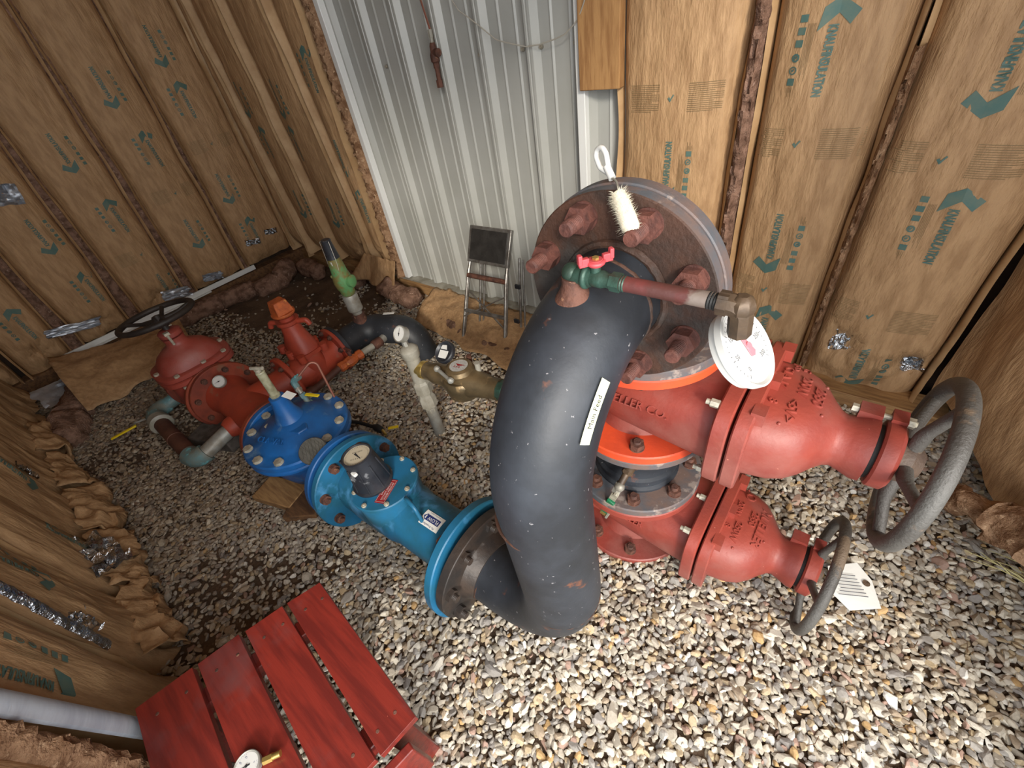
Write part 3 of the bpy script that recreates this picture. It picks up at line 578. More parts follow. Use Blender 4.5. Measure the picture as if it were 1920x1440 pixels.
# ------------------------------------------------------------------ gravel
def gravel():
    rng = np.random.default_rng(5)
    def ico(sub):
        bm = bmesh.new(); bmesh.ops.create_icosphere(bm, subdivisions=sub, radius=1)
        v = np.array([p.co[:] for p in bm.verts]); f = np.array([[q.index for q in p.verts] for p in bm.faces]); bm.free(); return v, f
    sets = []
    sp = .0112
    xs = np.arange(-3.75, .72, sp); ys = np.arange(-.50, 1.66, sp)
    gx, gy = np.meshgrid(xs, ys); P = np.stack([gx.ravel(), gy.ravel()], 1) + rng.uniform(-.5, .5, (gx.size, 2)) * sp * 1.1
    keep = np.ones(len(P), bool)
    # bare soil in the far left, partly bare patches
    bare = np.array([noise.noise(V((p[0] * 2.2, p[1] * 2.2, 4))) for p in P])
    dirt = np.clip((-2.15 - P[:, 0]) / .8, 0, 1) * np.clip((P[:, 1] - .35) / .5, 0, 1)
    keep &= rng.random(len(P)) > np.clip(dirt * .97 + np.where((P[:, 0] < -.9) & (bare > .22), .45, 0) + np.where(P[:, 0] < -1.1, .12, 0), 0, .985)
    keep &= ~((P[:, 0] > .60) & (P[:, 1] > .2)); P = P[keep]
    zz = np.array([gz(p[0], p[1]) for p in P])
    dist = np.hypot(P[:, 0], P[:, 1])
    allv, allf, allc = [], [], []; off = 0
    pal = np.array([srgb(196, 186, 168), srgb(176, 166, 150), srgb(158, 152, 144), srgb(214, 206, 190), srgb(164, 146, 124), srgb(186, 166, 134), srgb(146, 140, 134), srgb(196, 160, 110), srgb(170, 140, 124), srgb(226, 222, 212)])
    pw = np.array([.2, .2, .14, .1, .1, .1, .07, .02, .04, .03]); pw /= pw.sum()
    earth = np.array([srgb(110, 88, 66), srgb(132, 110, 86), srgb(90, 70, 54), srgb(160, 142, 118)])
    for near in (True, False):
        sel = (dist < 1.35) == near; Q = P[sel]; Z = zz[sel]; n = len(Q)
        v, f = ico(2 if near else 1); nv = len(v)
        size = np.exp(rng.normal(math.log(.0091), .25, n)); ax = np.stack([size * rng.uniform(.85, 1.6, n), size * rng.uniform(.65, 1.05, n), size * rng.uniform(.45, .8, n)], 1)
        jit = 1 + rng.normal(0, .10 if near else .13, (n, nv, 1))
        # planar cuts make the stones angular
        vv = np.repeat(v[None], n, 0)
        for c in range(7 if near else 3):
            d = rng.normal(size=(n, 1, 3)); d /= np.linalg.norm(d, axis=2, keepdims=True); h = rng.uniform(.42, .78, (n, 1))
            dot = (vv * d).sum(2); over = np.clip(dot - h, 0, None)[..., None]; vv = vv - over * d
        vv = vv * (1 + (jit - 1) * .2) * ax[:, None, :]
        a = rng.uniform(0, 2 * PI, n); tx = rng.normal(0, .35, n); ty = rng.normal(0, .35, n)
        ca, sa = np.cos(a), np.sin(a)
        def rot(M_, vv): return np.einsum('nij,nkj->nki', M_, vv)
        Rz = np.zeros((n, 3, 3)); Rz[:, 0, 0] = ca; Rz[:, 0, 1] = -sa; Rz[:, 1, 0] = sa; Rz[:, 1, 1] = ca; Rz[:, 2, 2] = 1
        Rx = np.zeros((n, 3, 3)); Rx[:, 0, 0] = 1; Rx[:, 1, 1] = np.cos(tx); Rx[:, 1, 2] = -np.sin(tx); Rx[:, 2, 1] = np.sin(tx); Rx[:, 2, 2] = np.cos(tx)
        Ry = np.zeros((n, 3, 3)); Ry[:, 1, 1] = 1; Ry[:, 0, 0] = np.cos(ty); Ry[:, 0, 2] = np.sin(ty); Ry[:, 2, 0] = -np.sin(ty); Ry[:, 2, 2] = np.cos(ty)
        vv = rot(Rz, rot(Rx, rot(Ry, vv)))
        pos = np.stack([Q[:, 0], Q[:, 1], Z + rng.uniform(-.006, .005, n)], 1); vv += pos[:, None, :]
        ff = (f[None] + (np.arange(n) * nv)[:, None, None] + off).reshape(-1, 3); off += n * nv
        ci = pal[rng.choice(len(pal), n, p=pw)]; er = earth[rng.integers(0, 4, n)]
        earthy = np.clip((-.75 - Q[:, 0]) / 1.3, 0, 1) * np.clip((1.15 - Q[:, 1] * .9), .25, 1); earthy = np.clip(earthy + .3 * (rng.random(n) - .5), 0, 1) * .75  # share of earth colour mixed into the stones, growing towards the left
        ci = ci * (1 - earthy[:, None]) + er * earthy[:, None]; ci = ci * rng.uniform(.88, 1.08, (n, 1))
        allc.append(np.repeat(np.clip(ci, 0, 1), nv, 0)); allv.append(vv.reshape(-1, 3)); allf.append(ff)
    Vv = np.concatenate(allv); F = np.concatenate(allf); C_ = np.concatenate(allc)
    me = bpy.data.meshes.new('gravel'); me.vertices.add(len(Vv)); me.vertices.foreach_set('co', Vv.ravel().astype(np.float32))
    me.loops.add(F.size); me.loops.foreach_set('vertex_index', F.ravel().astype(np.int32)); me.polygons.add(len(F))
    me.polygons.foreach_set('loop_start', (np.arange(len(F)) * 3).astype(np.int32))
    at = me.color_attributes.new('stone', 'FLOAT_COLOR', 'POINT'); at.data.foreach_set('color', np.concatenate([C_, np.ones((len(C_), 1))], 1).ravel().astype(np.float32))
    me.update(calc_edges=True); me.validate(); me.polygons.foreach_set('use_smooth', [False] * len(me.polygons))
    m = bpy.data.materials.new('stones'); m.use_nodes = True; N = m.node_tree.nodes; L = m.node_tree.links; pb = N['Principled BSDF']; pb.inputs['Roughness'].default_value = .75
    a_ = N.new('ShaderNodeAttribute'); a_.attribute_name = 'stone'; nz_ = N.new('ShaderNodeTexNoise'); nz_.inputs['Scale'].default_value = 260
    tc = N.new('ShaderNodeTexCoord'); L.new(tc.outputs['Object'], nz_.inputs['Vector']); mr = N.new('ShaderNodeMapRange'); mr.inputs[3].default_value = .72; mr.inputs[4].default_value = 1.2; L.new(nz_.outputs['Fac'], mr.inputs[0])
    vm = N.new('ShaderNodeVectorMath'); vm.operation = 'SCALE'; L.new(a_.outputs['Color'], vm.inputs[0]); L.new(mr.outputs[0], vm.inputs['Scale']); L.new(vm.outputs[0], pb.inputs['Base Color'])
    me.materials.append(m); o = bpy.data.objects.new('gravel', me); COL.objects.link(o)
    tag(o, 'bed of crushed grey and tan gravel covering the floor', 'gravel', kind='stuff')
gravel()
#PART2
# ------------------------------------------------------------------ piping helpers
def ringpts(c, axis, R, n, ph=0):
    u, w_, a = basis(axis); c = V(c)
    return [c + (u * math.cos(2 * PI * i / n + ph) + w_ * math.sin(2 * PI * i / n + ph)) * R for i in range(n)]
def bolts(parent, c, axis, R, n, ph, rn, rs, proud, nut_h, m, name='bolt', thread=True, skip=()):
    a = V(axis).normalized()
    for i, p in enumerate(ringpts(c, axis, R, n, ph)):
        if i in skip: continue
        b = B().hexp(p - a * .001, p + a * nut_h, rn)
        b.cyl(p, p + a * .003, rn * 1.02, n=20)
        if proud > 0:
            q = p + a * nut_h; k = int(proud / .0035) if thread else 0; pr_ = [(0, rs)]
            for j in range(k): pr_ += [(.0035 * j + .0012, rs * 1.0), (.0035 * j + .0024, rs * .88), (.0035 * j + .0035, rs)]
            pr_.append((proud, rs * .85)); b.lathe(q, a, pr_, 16)
        link(name, b, m, parent, angle=30)
def disc(p, axis, t, R, ch=.002): return B().lathe(p, axis, [(0, R - ch), (ch, R), (t - ch, R), (t, R - ch)], 72)
def supere(c, ry, rz, n=40, e=2.6):
    r = []
    for i in range(n):
        a = 2 * PI * i / n; co, si = math.cos(a), math.sin(a)
        r.append(V((c[0], c[1] + ry * math.copysign(abs(co) ** (2 / e), co), c[2] + rz * math.copysign(abs(si) ** (2 / e), si))))
    return r
def handwheel(t, c, axis, R, rr, hub, nsp, ph, m, mh, hub_back):
    """rim and spokes; axis points away from the valve"""
    a = V(axis).normalized(); c = V(c)
    wheel = link('handwheel', B().torus(c, a, R - rr, rr, 72, 16), m, t)
    for p in ringpts(c, a, R - rr, nsp, ph):
        d = (p - c).normalized(); q = c - a * hub_back * .35
        pts = fillet([q + d * hub * .6, q + d * R * .45 + a * .0, p - d * rr * .2], .08, 6)
        link('spoke', B().tube(pts, [rr * .85 - rr * .2 * k / len(pts) for k in range(len(pts))], 14), m, wheel)
    link('hub', B().lathe(c - a * hub_back, a, [(0, hub * .8), (.006, hub), (hub_back * .75, hub * .92), (hub_back + .004, hub * .55), (hub_back + .006, hub * .3)], 32), mh, wheel)
    return wheel

# ------------------------------------------------------------------ tall black discharge pipe
AX, AY = -.292, .307
ELB = fillet([(AX, .570, .877), (AX, AY, .877), (-.258, .302, .078), (-.535, .303, .137)], [.245, .225], 22)
t = thing('elbow_pipe', 'large black S-shaped steel pipe curving from the rusty upper flange down to the gravel', 'pipe', (AX, AY, .05))
pipe = link('pipe', B().tube(ELB, .081, 56), black, t)
for p, a in (((AX, .535, .88), (0, 1, 0)), ((AX, .527, .88), (0, 1, 0))):
    pass
for p, a, r in (((AX, .5675, .877), (0, 1, 0), .0865), ((AX, .530, .877), (0, 1, 0), .0815), ((-.2885, .3065, .600), (-.042, 0, 1), .0812), ((-.2705, .304, .315), (-.042, 0, 1), .0806), ((-.50, .303, .1295), (1, 0, -.2), .0815)):
    b = B(); b.torus(p, a, r - .001, .0066 if r > .083 else (.0030 if r > .081 else .0014), 90, 8)
    b.v = [tuple(V(q) + V((nzv(q[0] * 90, q[1] * 90, q[2] * 90), nzv(q[1] * 80, q[2] * 80), nzv(q[2] * 85, q[0] * 90))) * .002) for q in b.v]
    link('weld_bead', b, black_r, t)
b = B().lathe((AX, .570, .877), (0, 1, 0), [(0, .080), (0, .161), (.002, .163), (.022, .163), (.024, .161), (.024, .080)], 96)
fl_up = link('flange', b, [black_r, grey_rim], t, label='rusty brown upper flange')
for p in fl_up.data.polygons:
    if abs(p.normal.y) < .5: p.material_index = 1
bolts(t, (AX, .570, .877), (0, -1, 0), .132, 8, PI / 8, .0225, .0118, .034, .022, rust_p)
b = B().lathe((-.558, .304, .138), (1, 0, -.05), [(0, .157), (.022, .157), (.024, .155), (.028, .10), (.06, .083)], 80)
link('flange', b, black_b, t, label='dark lower flange against the blue meter')
bolts(t, (-.534, .304, .138), (1, 0, 0), .132, 8, PI / 8, .0175, .0095, .014, .016, black_b, skip=(5,))
# tap boss
link('tap_boss', B().lathe((-.294, .454, .922), (0, 0, 1), [(0, .034), (.014, .026), (.024, .020), (.032, .0165), (.044, .016)], 28), rust, t)
# label on the side of the elbow
def onE(th, ph, lift=0):
    th, ph = math.radians(th), math.radians(ph); c = V((AX + .012 * (th / 1.57) , .552 - .245 * math.sin(th), .632 + .245 * math.cos(th))); e = V((0, -math.sin(th), math.cos(th)))
    return c + (V((1, 0, 0)) * math.cos(ph) + e * math.sin(ph)) * (.0812 + lift)
b = B()
for k in range(8):
    for q in range(3):
        b.poly([onE(35 + 2.4 * (k + i_), 17 + 4 * (q + j_), .0012) for i_, j_ in ((0, 0), (1, 0), (1, 1), (0, 1))], 0)
vs, fs = text_mesh('Main Feed', False)
b.add([onE(44.5 - x_ * .0115 / .245 * 57.3 * .9, 23 - y_ * .0115 / .081 * -57.3, .0018) for x_, y_, z_ in vs], fs, 1)
link('label_strip', b, [label_y, inkblack], t, smooth=False)

# ------------------------------------------------------------------ hidden return elbow with mating flange and grey plate flange
SX, SY = -.305, .735
t = thing('flanged_elbow', 'grey flanged elbow behind the rusty flange, sitting on the upper red valve', 'pipe', (SX, SY, .70))
b = B().lathe((AX, .596, .877), (0, 1, 0), [(0, .08), (0, .163), (.002, .165), (.024, .165), (.026, .163), (.026, .08)], 96)
link('flange', b, grey_rim, t)
link('pipe', B().tube(fillet([(AX, .615, .877), (SX, SY, .877), (SX, SY, .72)], .112, 14), .084, 48), black, t)
link('plate_flange', disc((SX, SY, .699), (0, 0, 1), .021, .168), grey_rim, t)
bolts(t, (AX, .622, .877), (0, 1, 0), .132, 8, PI / 8, .0215, .0118, .014, .02, rust_p)
bolts(t, (SX, SY, .720), (0, 0, 1), .137, 8, 0, .018, .010, .014, .017, rust)

# ------------------------------------------------------------------ two gate valves on their side
def side_valve(label, zc, zt, zb, wx, WR, texts, mbody, mfl, grp, seed, s=1.0):
    t = thing('gate_valve', label, 'valve', (SX, SY, zb), grp)
    L_ = lambda x, y=0, z=0: V((SX + x, SY + y, zc + z))
    rings = [supere(L_(x), ry, rz, 44, e) for x, ry, rz, e in ((-.135, .02, .02, 2), (-.130, .06, .055, 2), (-.11, .085, .07, 2.1), (-.06, .106, .082, 2.3), (0, .114, .086, 2.5), (.07, .118, .086, 2.8), (.14, .122, .087, 3), (.205, .126, .088, 3))]
    b = B().loft(rings)
    b.lathe((SX, SY, zb), (0, 0, 1), [(0, .105), (.02, .105), (.035, .092), (zt - zb - .035, .092), (zt - zb - .02, .105), (zt - zb, .105)], 48)
    b.loft([supere(L_(x, -.085, -.028), .018, .016, 16, 2) for x in (-.12, -.05, .1, .2)])
    for q in texts:
        if q[0] == 'B': b.text(q[1], L_(*q[2]), (1, 0, 0), (0, .6, .8), q[3], .008)
    body = link('body', b, mbody, t, angle=50)
    for z in (zt - .024, zb): link('flange', disc((SX, SY, z), (0, 0, 1), .024, .168, .003), mfl, t)
    bolts(t, (SX, SY, zb + .024), (0, 0, 1), .138, 8, PI / 8, .0165, .009, .006, .017, rust, name='flange_bolt')
    bolts(t, (SX, SY, zt - .024), (0, 0, -1), .138, 8, PI / 8, .0155, .009, .0, .013, rust, name='flange_bolt')
    # paired oblong bonnet flanges
    for x0_, x1_, nm in ((.195, .224, 'bonnet_flange'), (.229, .256, 'bonnet_flange')):
        b = B().loft([supere(L_(x0_), .148, .104, 60, 4.5), supere(L_(x0_ + .003), .151, .107, 60, 4.5), supere(L_(x1_ - .003), .151, .107, 60, 4.5), supere(L_(x1_), .148, .104, 60, 4.5)])
        if x0_ > .2:
            for yy in (-.10, 0, .10): b.box(L_(.258, yy, .092), (.022, .030, .026))
        link(nm, b, mbody, t, angle=40)
    for yy in (-.11, 0, .11):
        for sg in (1, -1):
            link('bonnet_bolt', B().hexp(L_(.195, yy, sg * .095), L_(.180, yy, sg * .095), .0085).cyl(L_(.18, yy, sg * .095), L_(.172, yy, sg * .095), .0055, n=12), zinc, t, smooth=False)
    BP = ((.25, .124, .086, 3.4), (.27, .122, .085, 3.2), (.30, .118, .083, 3), (.325, .108, .079, 2.7), (.345, .090, .072, 2.4), (.362, .068, .062, 2.1), (.375, .054, .054, 2))
    def zsurf(x_, y_):
        k = 0
        while k < len(BP) - 2 and BP[k + 1][0] < x_: k += 1
        a_, c_ = BP[k], BP[k + 1]; f = min(max((x_ - a_[0]) / (c_[0] - a_[0]), 0), 1); ry, rz, e = (a_[i] + (c_[i] - a_[i]) * f for i in (1, 2, 3))
        return rz * max(0, 1 - min(1, abs(y_) / ry) ** e) ** (1 / e)
    rings = [supere(L_(x), ry, rz, 52, e) for x, ry, rz, e in ((.25, .124, .086, 3.4), (.27, .122, .085, 3.2), (.30, .118, .083, 3), (.325, .108, .079, 2.7), (.345, .090, .072, 2.4), (.362, .068, .062, 2.1), (.375, .054, .054, 2), (.385, .050, .050, 2), (.40, .054, .054, 2), (.418, .060, .060, 2), (.430, .060, .060, 2))]
    b = B().loft(rings)
    b.box(L_(.412, .034, .050), (.034, .030, .030))
    for q in texts:
        if q[0] == 'T':
            vs, fs = text_mesh(q[1], True); pv = []
            for x_, y_, z_ in vs:
                lx, ly = q[2][0] + y_ * q[3], q[2][1] - x_ * q[3]
                pv.append(L_(lx, ly, zsurf(lx, ly) - .001 + z_ * .0045))
            b.add(pv, fs, 0)
    for q in ((.29, -.085), (.345, -.03), (.34, .055), (.275, .105)): b.ball(L_(q[0], q[1], zsurf(q[0], q[1])), .0035, n=8)
    link('bonnet', b, mbody, t, angle=50)
    link('seal_plate', B().lathe(L_(.429), (1, 0, 0), [(0, .050), (.010, .050)], 40), rubber, t)
    link('gland_flange', B().lathe(L_(.438), (1, 0, 0), [(0, .058), (.004, .062), (.024, .062), (.030, .054), (.032, .03)], 48).box(L_(.452, .034, .052), (.022, .030, .028)), mbody, t, angle=40)
    for sy in (1,):
        link('gland_bolt', B().cyl(L_(.392, .034 * sy, .056 * sy), L_(.476, .034 * sy, .056 * sy), .0048, n=12).hexp(L_(.462, .034 * sy, .056 * sy), L_(.473, .034 * sy, .056 * sy), .0095).hexp(L_(.384, .034 * sy, .056 * sy), L_(.394, .034 * sy, .056 * sy), .0085), zinc, t, smooth=False)
    link('stem', B().cyl(L_(.46), L_(wx - SX + .004), .014), rust, t)
    handwheel(t, (wx, SY, zc), (1, 0, -.05), WR, .0140 if WR > .152 else .0115, .042 if WR > .152 else .032, 5, .35 if WR > .152 else .1, iron, hubm, .052 if WR > .152 else .045)
    return t
side_valve('upper large red gate valve lying on its side with the bigger grey handwheel', .566, .699, .452, .193, .160,
    [('T', '2350', (.332, .008, .0655), .026), ('T', '200W', (.306, .02, .0795), .024), ('T', 'MOD', (.283, .078, .079), .014), ('T', '<5V>', (.300, -.052, .0795), .024), ('T', 'CLA 17', (.272, .030, .0825), .022), ('T', '8', (.268, -.045, .083), .022), ('T', 'G', (.300, .078, .075), .02), ('B', 'MUELLER CO.', (.03, -.1135, .026), .026)],
    red, red_o, 'red gate valves lying on their side', 1)
side_valve('lower red gate valve lying on its side near the gravel with the smaller dark handwheel', .130, .243, -.008, .168, .151,
    [('T', 'MUELLER', (.330, .0, .066), .028), ('T', '2350', (.308, .01, .078), .022), ('T', '250W', (.284, -.045, .0815), .022), ('T', '200W', (.272, .02, .083), .020), ('B', 'MUELLER', (.03, -.1135, .026), .024), ('T', 'O', (.285, .075, .0815), .036), ('T', '8', (.262, -.04, .083), .02)],
    red, red, 'red gate valves lying on their side', 2)
# black spool between them
t = thing('flanged_spool', 'short black flanged spool with rusty nuts between the two red gate valves', 'pipe', (SX, SY, .244))
b = B().lathe((SX, SY, .244), (0, 0, 1), [(0, .105), (.02, .112), (.03, .112), (.035, .104), (.05, .104), (.055, .110), (.062, .110), (.067, .102), (.10, .098), (.12, .104), (.15, .108), (.19, .11)], 56)
link('body', b, black, t)
link('flange', disc((SX, SY, .244), (0, 0, 1), .023, .168, .003), grey_rim, t)
link('flange', disc((SX, SY, .430), (0, 0, 1), .021, .166, .003), grey_rim, t)
bolts(t, (SX, SY, .267), (0, 0, 1), .138, 8, PI / 8, .017, .0095, .010, .017, rust, name='nut')
bolts(t, (SX, SY, .430), (0, 0, -1), .138, 8, PI / 8, .017, .0095, .006, .015, rust, name='nut')
# small ball valve with green handle on the spool
t = thing('ball_valve', 'small drain ball valve with a green vinyl lever screwed into the black spool', 'valve', (-.28, .60, .36))
link('nipple', B().cyl((-.272, .650, .375), (-.274, .610, .366), .0135, n=20).cyl((-.274, .612, .367), (-.277, .585, .350), .0085, n=16).lathe((-.274, .615, .368), (-.06, -.8, -.5), [(0, .014), (.006, .015), (.010, .011)], 6), bronze, t)
link('body', B().ball((-.278, .580, .342), .013, n=10).hexp((-.279, .586, .348), (-.284, .572, .325), .0115), galv, t)
d = (V((-.337, .595, .145)) - V((-.283, .575, .318))).normalized()
link('lever', B().box(V((-.283, .570, .322)) + d * .02, (.018, .003, .05), (d.cross(V((0, 1, 0))).normalized(), V((0, 1, 0)), d)).hexp((-.280, .572, .330), (-.280, .560, .326), .007), zinc, t, bevel=.001)
gx_ = d.cross(V((0, 1, 0))).normalized()
c0 = V((-.283, .567, .318))
gh = link('lever_grip', B().box(c0 + d * .085, (.022, .009, .085), (gx_, V((0, 1, 0)), d)).box(c0 + d * .125 - gx_ * -.012, (.008, .010, .06), (gx_, V((0, 1, 0)), d), mi=1).box(c0 + d * .135, (.018, .006, .03), (gx_, V((0, 1, 0)), d), mi=2), [greenv, whitep, brass_b], t, bevel=.002, label='green vinyl grip with a pale edge')

# ------------------------------------------------------------------ gauge branch on top of the black elbow
t = thing('gauge_branch', 'maroon gauge pipe with a red butterfly valve crossing above the black elbow', 'pipe', (-.264, .405, .975))
link('elbow_fitting', B().tube(fillet([(-.264, .405, .972), (-.264, .405, 1.0), (-.236, .405, 1.0)], .014, 8), .0115, 24).torus((-.264, .405, .980), (0, 0, 1), .0115, .0035).torus((-.243, .405, 1.0), (1, 0, 0), .0115, .0038).ball((-.264, .405, 1.001), .0125, n=12), green_f, t)
link('valve_body', B().lathe((-.240, .405, 1.0), (1, 0, 0), [(0, .008), (.004, .0085), (.008, .0105), (.018, .0105), (.024, .0085), (.030, .0095)], 24).hexp((-.211, .405, 1.0), (-.199, .405, 1.0), .0112).cyl((-.231, .405, 1.008), (-.231, .405, 1.018), .006, n=16), green_f, t)
b = B().torus((-.231, .405, 1.0205), (0, 0, 1), .0085, .0030, 32, 10)
b.cyl((-.231, .405, 1.016), (-.231, .405, 1.024), .0085, n=24)
for sg in (1, -1):
    d = V((.62, .78, 0)) * sg; px_ = V((-.78, .62, 0)); b.box(V((-.231, .405, 1.023)) + d * .0145, (.012, .0065, .010), (d, px_ * 1, V((0, 0, 1))))
    b.box(V((-.231, .405, 1.027)) + d * .019, (.005, .0075, .012), (d, px_ * 1, V((0, 0, 1))))
h = link('butterfly_handle', b, pinkred, t, bevel=.001, label='faded red butterfly handle')
link('screw', B().hexp((-.231, .405, 1.023), (-.231, .405, 1.0265), .0042), brass_b, h, smooth=False)
link('pipe', B().cyl((-.203, .405, 1.0), (-.088, .407, 1.0), .0088, n=28), redpipe, t)
link('threads', B().lathe((-.205, .405, 1.0), (1, 0, 0), [(.0015 * k, .0094 if k % 2 else .0086) for k in range(9)], 24), green_f, t)
link('threads', B().lathe((-.104, .4065, 1.0), (1, 0, 0), [(.0015 * k, .0094 if k % 2 else .0086) for k in range(8)], 24), rubber, t)
link('end_elbow', B().tube(fillet([(-.094, .407, 1.0), (-.072, .407, 1.0), (-.070, .412, .966)], .010, 6), [.0118] * 9, 8).hexp((-.094, .407, 1.0), (-.084, .407, 1.0), .0128).ball((-.0725, .408, .9995), .0135, n=8), bronze, t)

branch = t
def gauge(name, label, c, nrm, R, up, mcase, mdial, stem=None, mstem=None, nums=True, needle=1.0, deep=.6, grp=None, mneedle=None, wide_needle=False, num_ink=None):
    c, nrm = V(c), V(nrm).normalized(); up = (V(up) - V(up).dot(nrm) * nrm).normalized(); xd = up.cross(nrm)
    t = thing(name, label, 'gauge', tuple(c), grp)
    link('case', B().lathe(c - nrm * R * deep, nrm, [(0, R * .80), (R * .08, R * .93), (R * deep * .75, R * .95), (R * deep * .8, R), (R * deep + R * .10, R), (R * deep + R * .12, R * .95), (R * deep + R * .06, R * .88), (R * deep + R * .05, .001)], 64), mcase, t)
    b = B().lathe(c + nrm * R * .055, nrm, [(0, R * .86), (R * .012, R * .86)], 56, 0)
    for k in range(31):
        a = math.radians(225 - 270 * k / 30); d = xd * math.cos(a) + up * math.sin(a); q = d.cross(nrm); l_ = .10 if k % 5 == 0 else .05; p = c + nrm * R * .072
        b.poly([p + d * R * .82 + q * R * .008, p + d * R * .82 - q * R * .008, p + d * R * (.82 - l_) - q * R * .008, p + d * R * (.82 - l_) + q * R * .008], 1)
    if nums:
        for k in range(7):
            a = math.radians(225 - 45 * k); d = xd * math.cos(a) + up * math.sin(a); b.text(str(k * 50) if wide_needle else str(k * 20), c + nrm * R * .074 + d * R * .58, xd, up, R * .17, 0, 1)
    link('dial', b, [mdial, num_ink or inkblack], t, smooth=False)
    d = xd * math.cos(needle) + up * math.sin(needle); q = d.cross(nrm); p = c + nrm * R * .085
    wd = .13 if wide_needle else .05
    link('needle', B().slab([p - d * R * .22 + q * R * wd, p - d * R * .28, p - d * R * .22 - q * R * wd, p + d * R * .68], nrm * R * .02).cyl(p, p + nrm * R * .05, R * .10, n=20), mneedle or inkblack, t, smooth=False)
    if stem:
        s0, s1, sr = V(stem[0]), V(stem[1]), stem[2]
        link('stem', B().hexp(s0, s0.lerp(s1, .55), sr * 1.25).cyl(s0.lerp(s1, .5), s1, sr, n=20), mstem or brass_b, t)
    return t
gauge('pressure_gauge', 'large round white faced gauge hanging from the maroon pipe, red needle', (-.074, .493, .892), (.74, .0, .66), .053, (-.75, .10, .55), plastic_w, dialw,
      stem=((-.078, .466, .930), (-.078, .464, .942), .0085), mstem=bronze, needle=1.75, deep=.34, mneedle=needle_r, wide_needle=True, num_ink=inkgrey)

# white bottle brush hooked over the flange
t = thing('brush', 'white bottle brush with a plastic hook hanging over the top of the rusty flange', 'brush', (-.27, .56, 1.045))
hk = fillet([(-.318, .600, 1.056), (-.324, .604, 1.076), (-.338, .612, 1.088), (-.346, .612, 1.072), (-.334, .604, 1.058), (-.318, .600, 1.052)], .01, 5)
link('hook', B().tube(hk, .0040, 12).cyl((-.322, .602, 1.060), (-.309, .594, 1.047), .0055, n=16), plastic_w, t)
wp = fillet([(-.311, .595, 1.048), (-.298, .585, 1.047), (-.283, .562, 1.043), (-.245, .527, 1.008)], .03, 6)
link('wire', B().tube(wp, .0017, 8), galv, t)
b = B(); p0, p1 = V((-.286, .563, 1.042)), V((-.243, .524, 1.005)); ax_ = (p1 - p0).normalized(); u_, w_, _ = basis(ax_)
b.lathe(p0, ax_, [(0, .002), (.006, .0095), (.02, .0115), (.045, .0125), (.062, .0120), (.068, .009), (.07, .004)], 24)
random.seed(3)
for k in range(700):
    s_ = random.random(); a = random.random() * 2 * PI; q = p0.lerp(p1, .05 + .93 * s_); d = (u_ * math.cos(a) + w_ * math.sin(a) + ax_ * random.uniform(-.5, .5)).normalized()
    l_ = .0155 + random.uniform(-.002, .003) + (.005 if random.random() < .04 else 0); e = d.cross(ax_).normalized() * .0005
    b.add([q + d * .008 + e, q + d * .008 - e, q + d * l_], [(0, 1, 2)])
link('bristles', b, bristle, t)

# ------------------------------------------------------------------ blue propeller meter
MA, MB = V((-.560, .304, .138)), V((-1.130, .299, .100)); md_ = (MB - MA).normalized(); mlen = (MB - MA).length
t = thing('water_meter', 'blue flanged propeller water meter with a black register dial on top', 'meter', tuple(MB))
link('body', B().lathe(MA + md_ * .018, md_, [(0, .086), (.235, .086), (.245, .089), (.27, .094), (.40, .097), (.50, .094), (mlen - .03, .088)], 64), blue_m, t)
link('flange', disc(MA, md_, .026, .168, .003), blue_m, t)
fl_l = link('flange', disc(MA + md_ * (mlen - .026), md_, .026, .167, .003), blue_m, t)
bolts(t, MA + md_ * .026, md_, .136, 8, PI / 8, .0165, .009, .006, .015, rust)
bolts(t, MA + md_ * (mlen - .026), -md_, .136, 8, PI / 8, .0165, .009, .010, .016, rust)
pc = V((-.905, .300, .243)); tu = (V((0, 0, 1)) - md_ * md_.z).normalized()
link('throat', B().lathe(pc - tu * .14, tu, [(0, .095), (.13, .098)], 56), blue_m, t)
plate = link('cover_plate', disc(pc - tu * .014, tu, .014, .104, .003), blue_m, t)
bolts(t, pc, tu, .091, 8, .2, .0075, .004, .002, .005, zinc, name='cover_bolt')
rc = V((-.935, .284, .243)); ru = (tu + V((.02, -.03, 0))).normalized()
b = B().lathe(rc, ru, [(0, .060), (.008, .062), (.012, .056), (.10, .045), (.108, .046), (.124, .0455), (.126, .040), (.118, .038)], 56)
for p, q in zip(ringpts(rc + ru * .01, ru, .055, 8), ringpts(rc + ru * .10, ru, .045, 8)):
    b.tube([p, q], .0032, 8)
rg = link('register', b, blackp, t)
dd = rc + ru * .119; yd_ = (V((-.75, .66, 0)) - ru * ru.dot(V((-.75, .66, 0)))).normalized(); xd_ = yd_.cross(ru)
b = B().lathe(dd, ru, [(0, .040), (.001, .040)], 48, 0)
for k in range(40):
    a = 2 * PI * k / 40; d_ = xd_ * math.cos(a) + yd_ * math.sin(a); e = d_.cross(ru) * .0004; p = dd + ru * .0014; b.poly([p + d_ * .035 + e, p + d_ * .035 - e, p + d_ * .031 - e, p + d_ * .031 + e], 1)
b.text('GALLONS', dd + ru * .0014 + yd_ * .014, xd_, yd_, .007, 0, 1); b.text('0 0 4 5 8 1', dd + ru * .0014 - yd_ * .012, xd_, yd_, .008, 0, 1)
e = (xd_ * .6 - yd_ * .8); f_ = e.cross(ru) * .0035; p = dd + ru * .0018; b.poly([p - e * .012 + f_, p - e * .012 - f_, p + e * .024], 1)
link('dial', b, [dialg, inkblack], rg, smooth=False)
link('seal_tag', B().box(rc + ru * .098 + V((.026, -.040, 0)), (.018, .012, .010)), dialw, rg, bevel=.002)
link('seal_tag', B().box(rc + ru * .112 + V((-.030, -.036, 0)), (.012, .012, .010)), blackp, rg, bevel=.002)
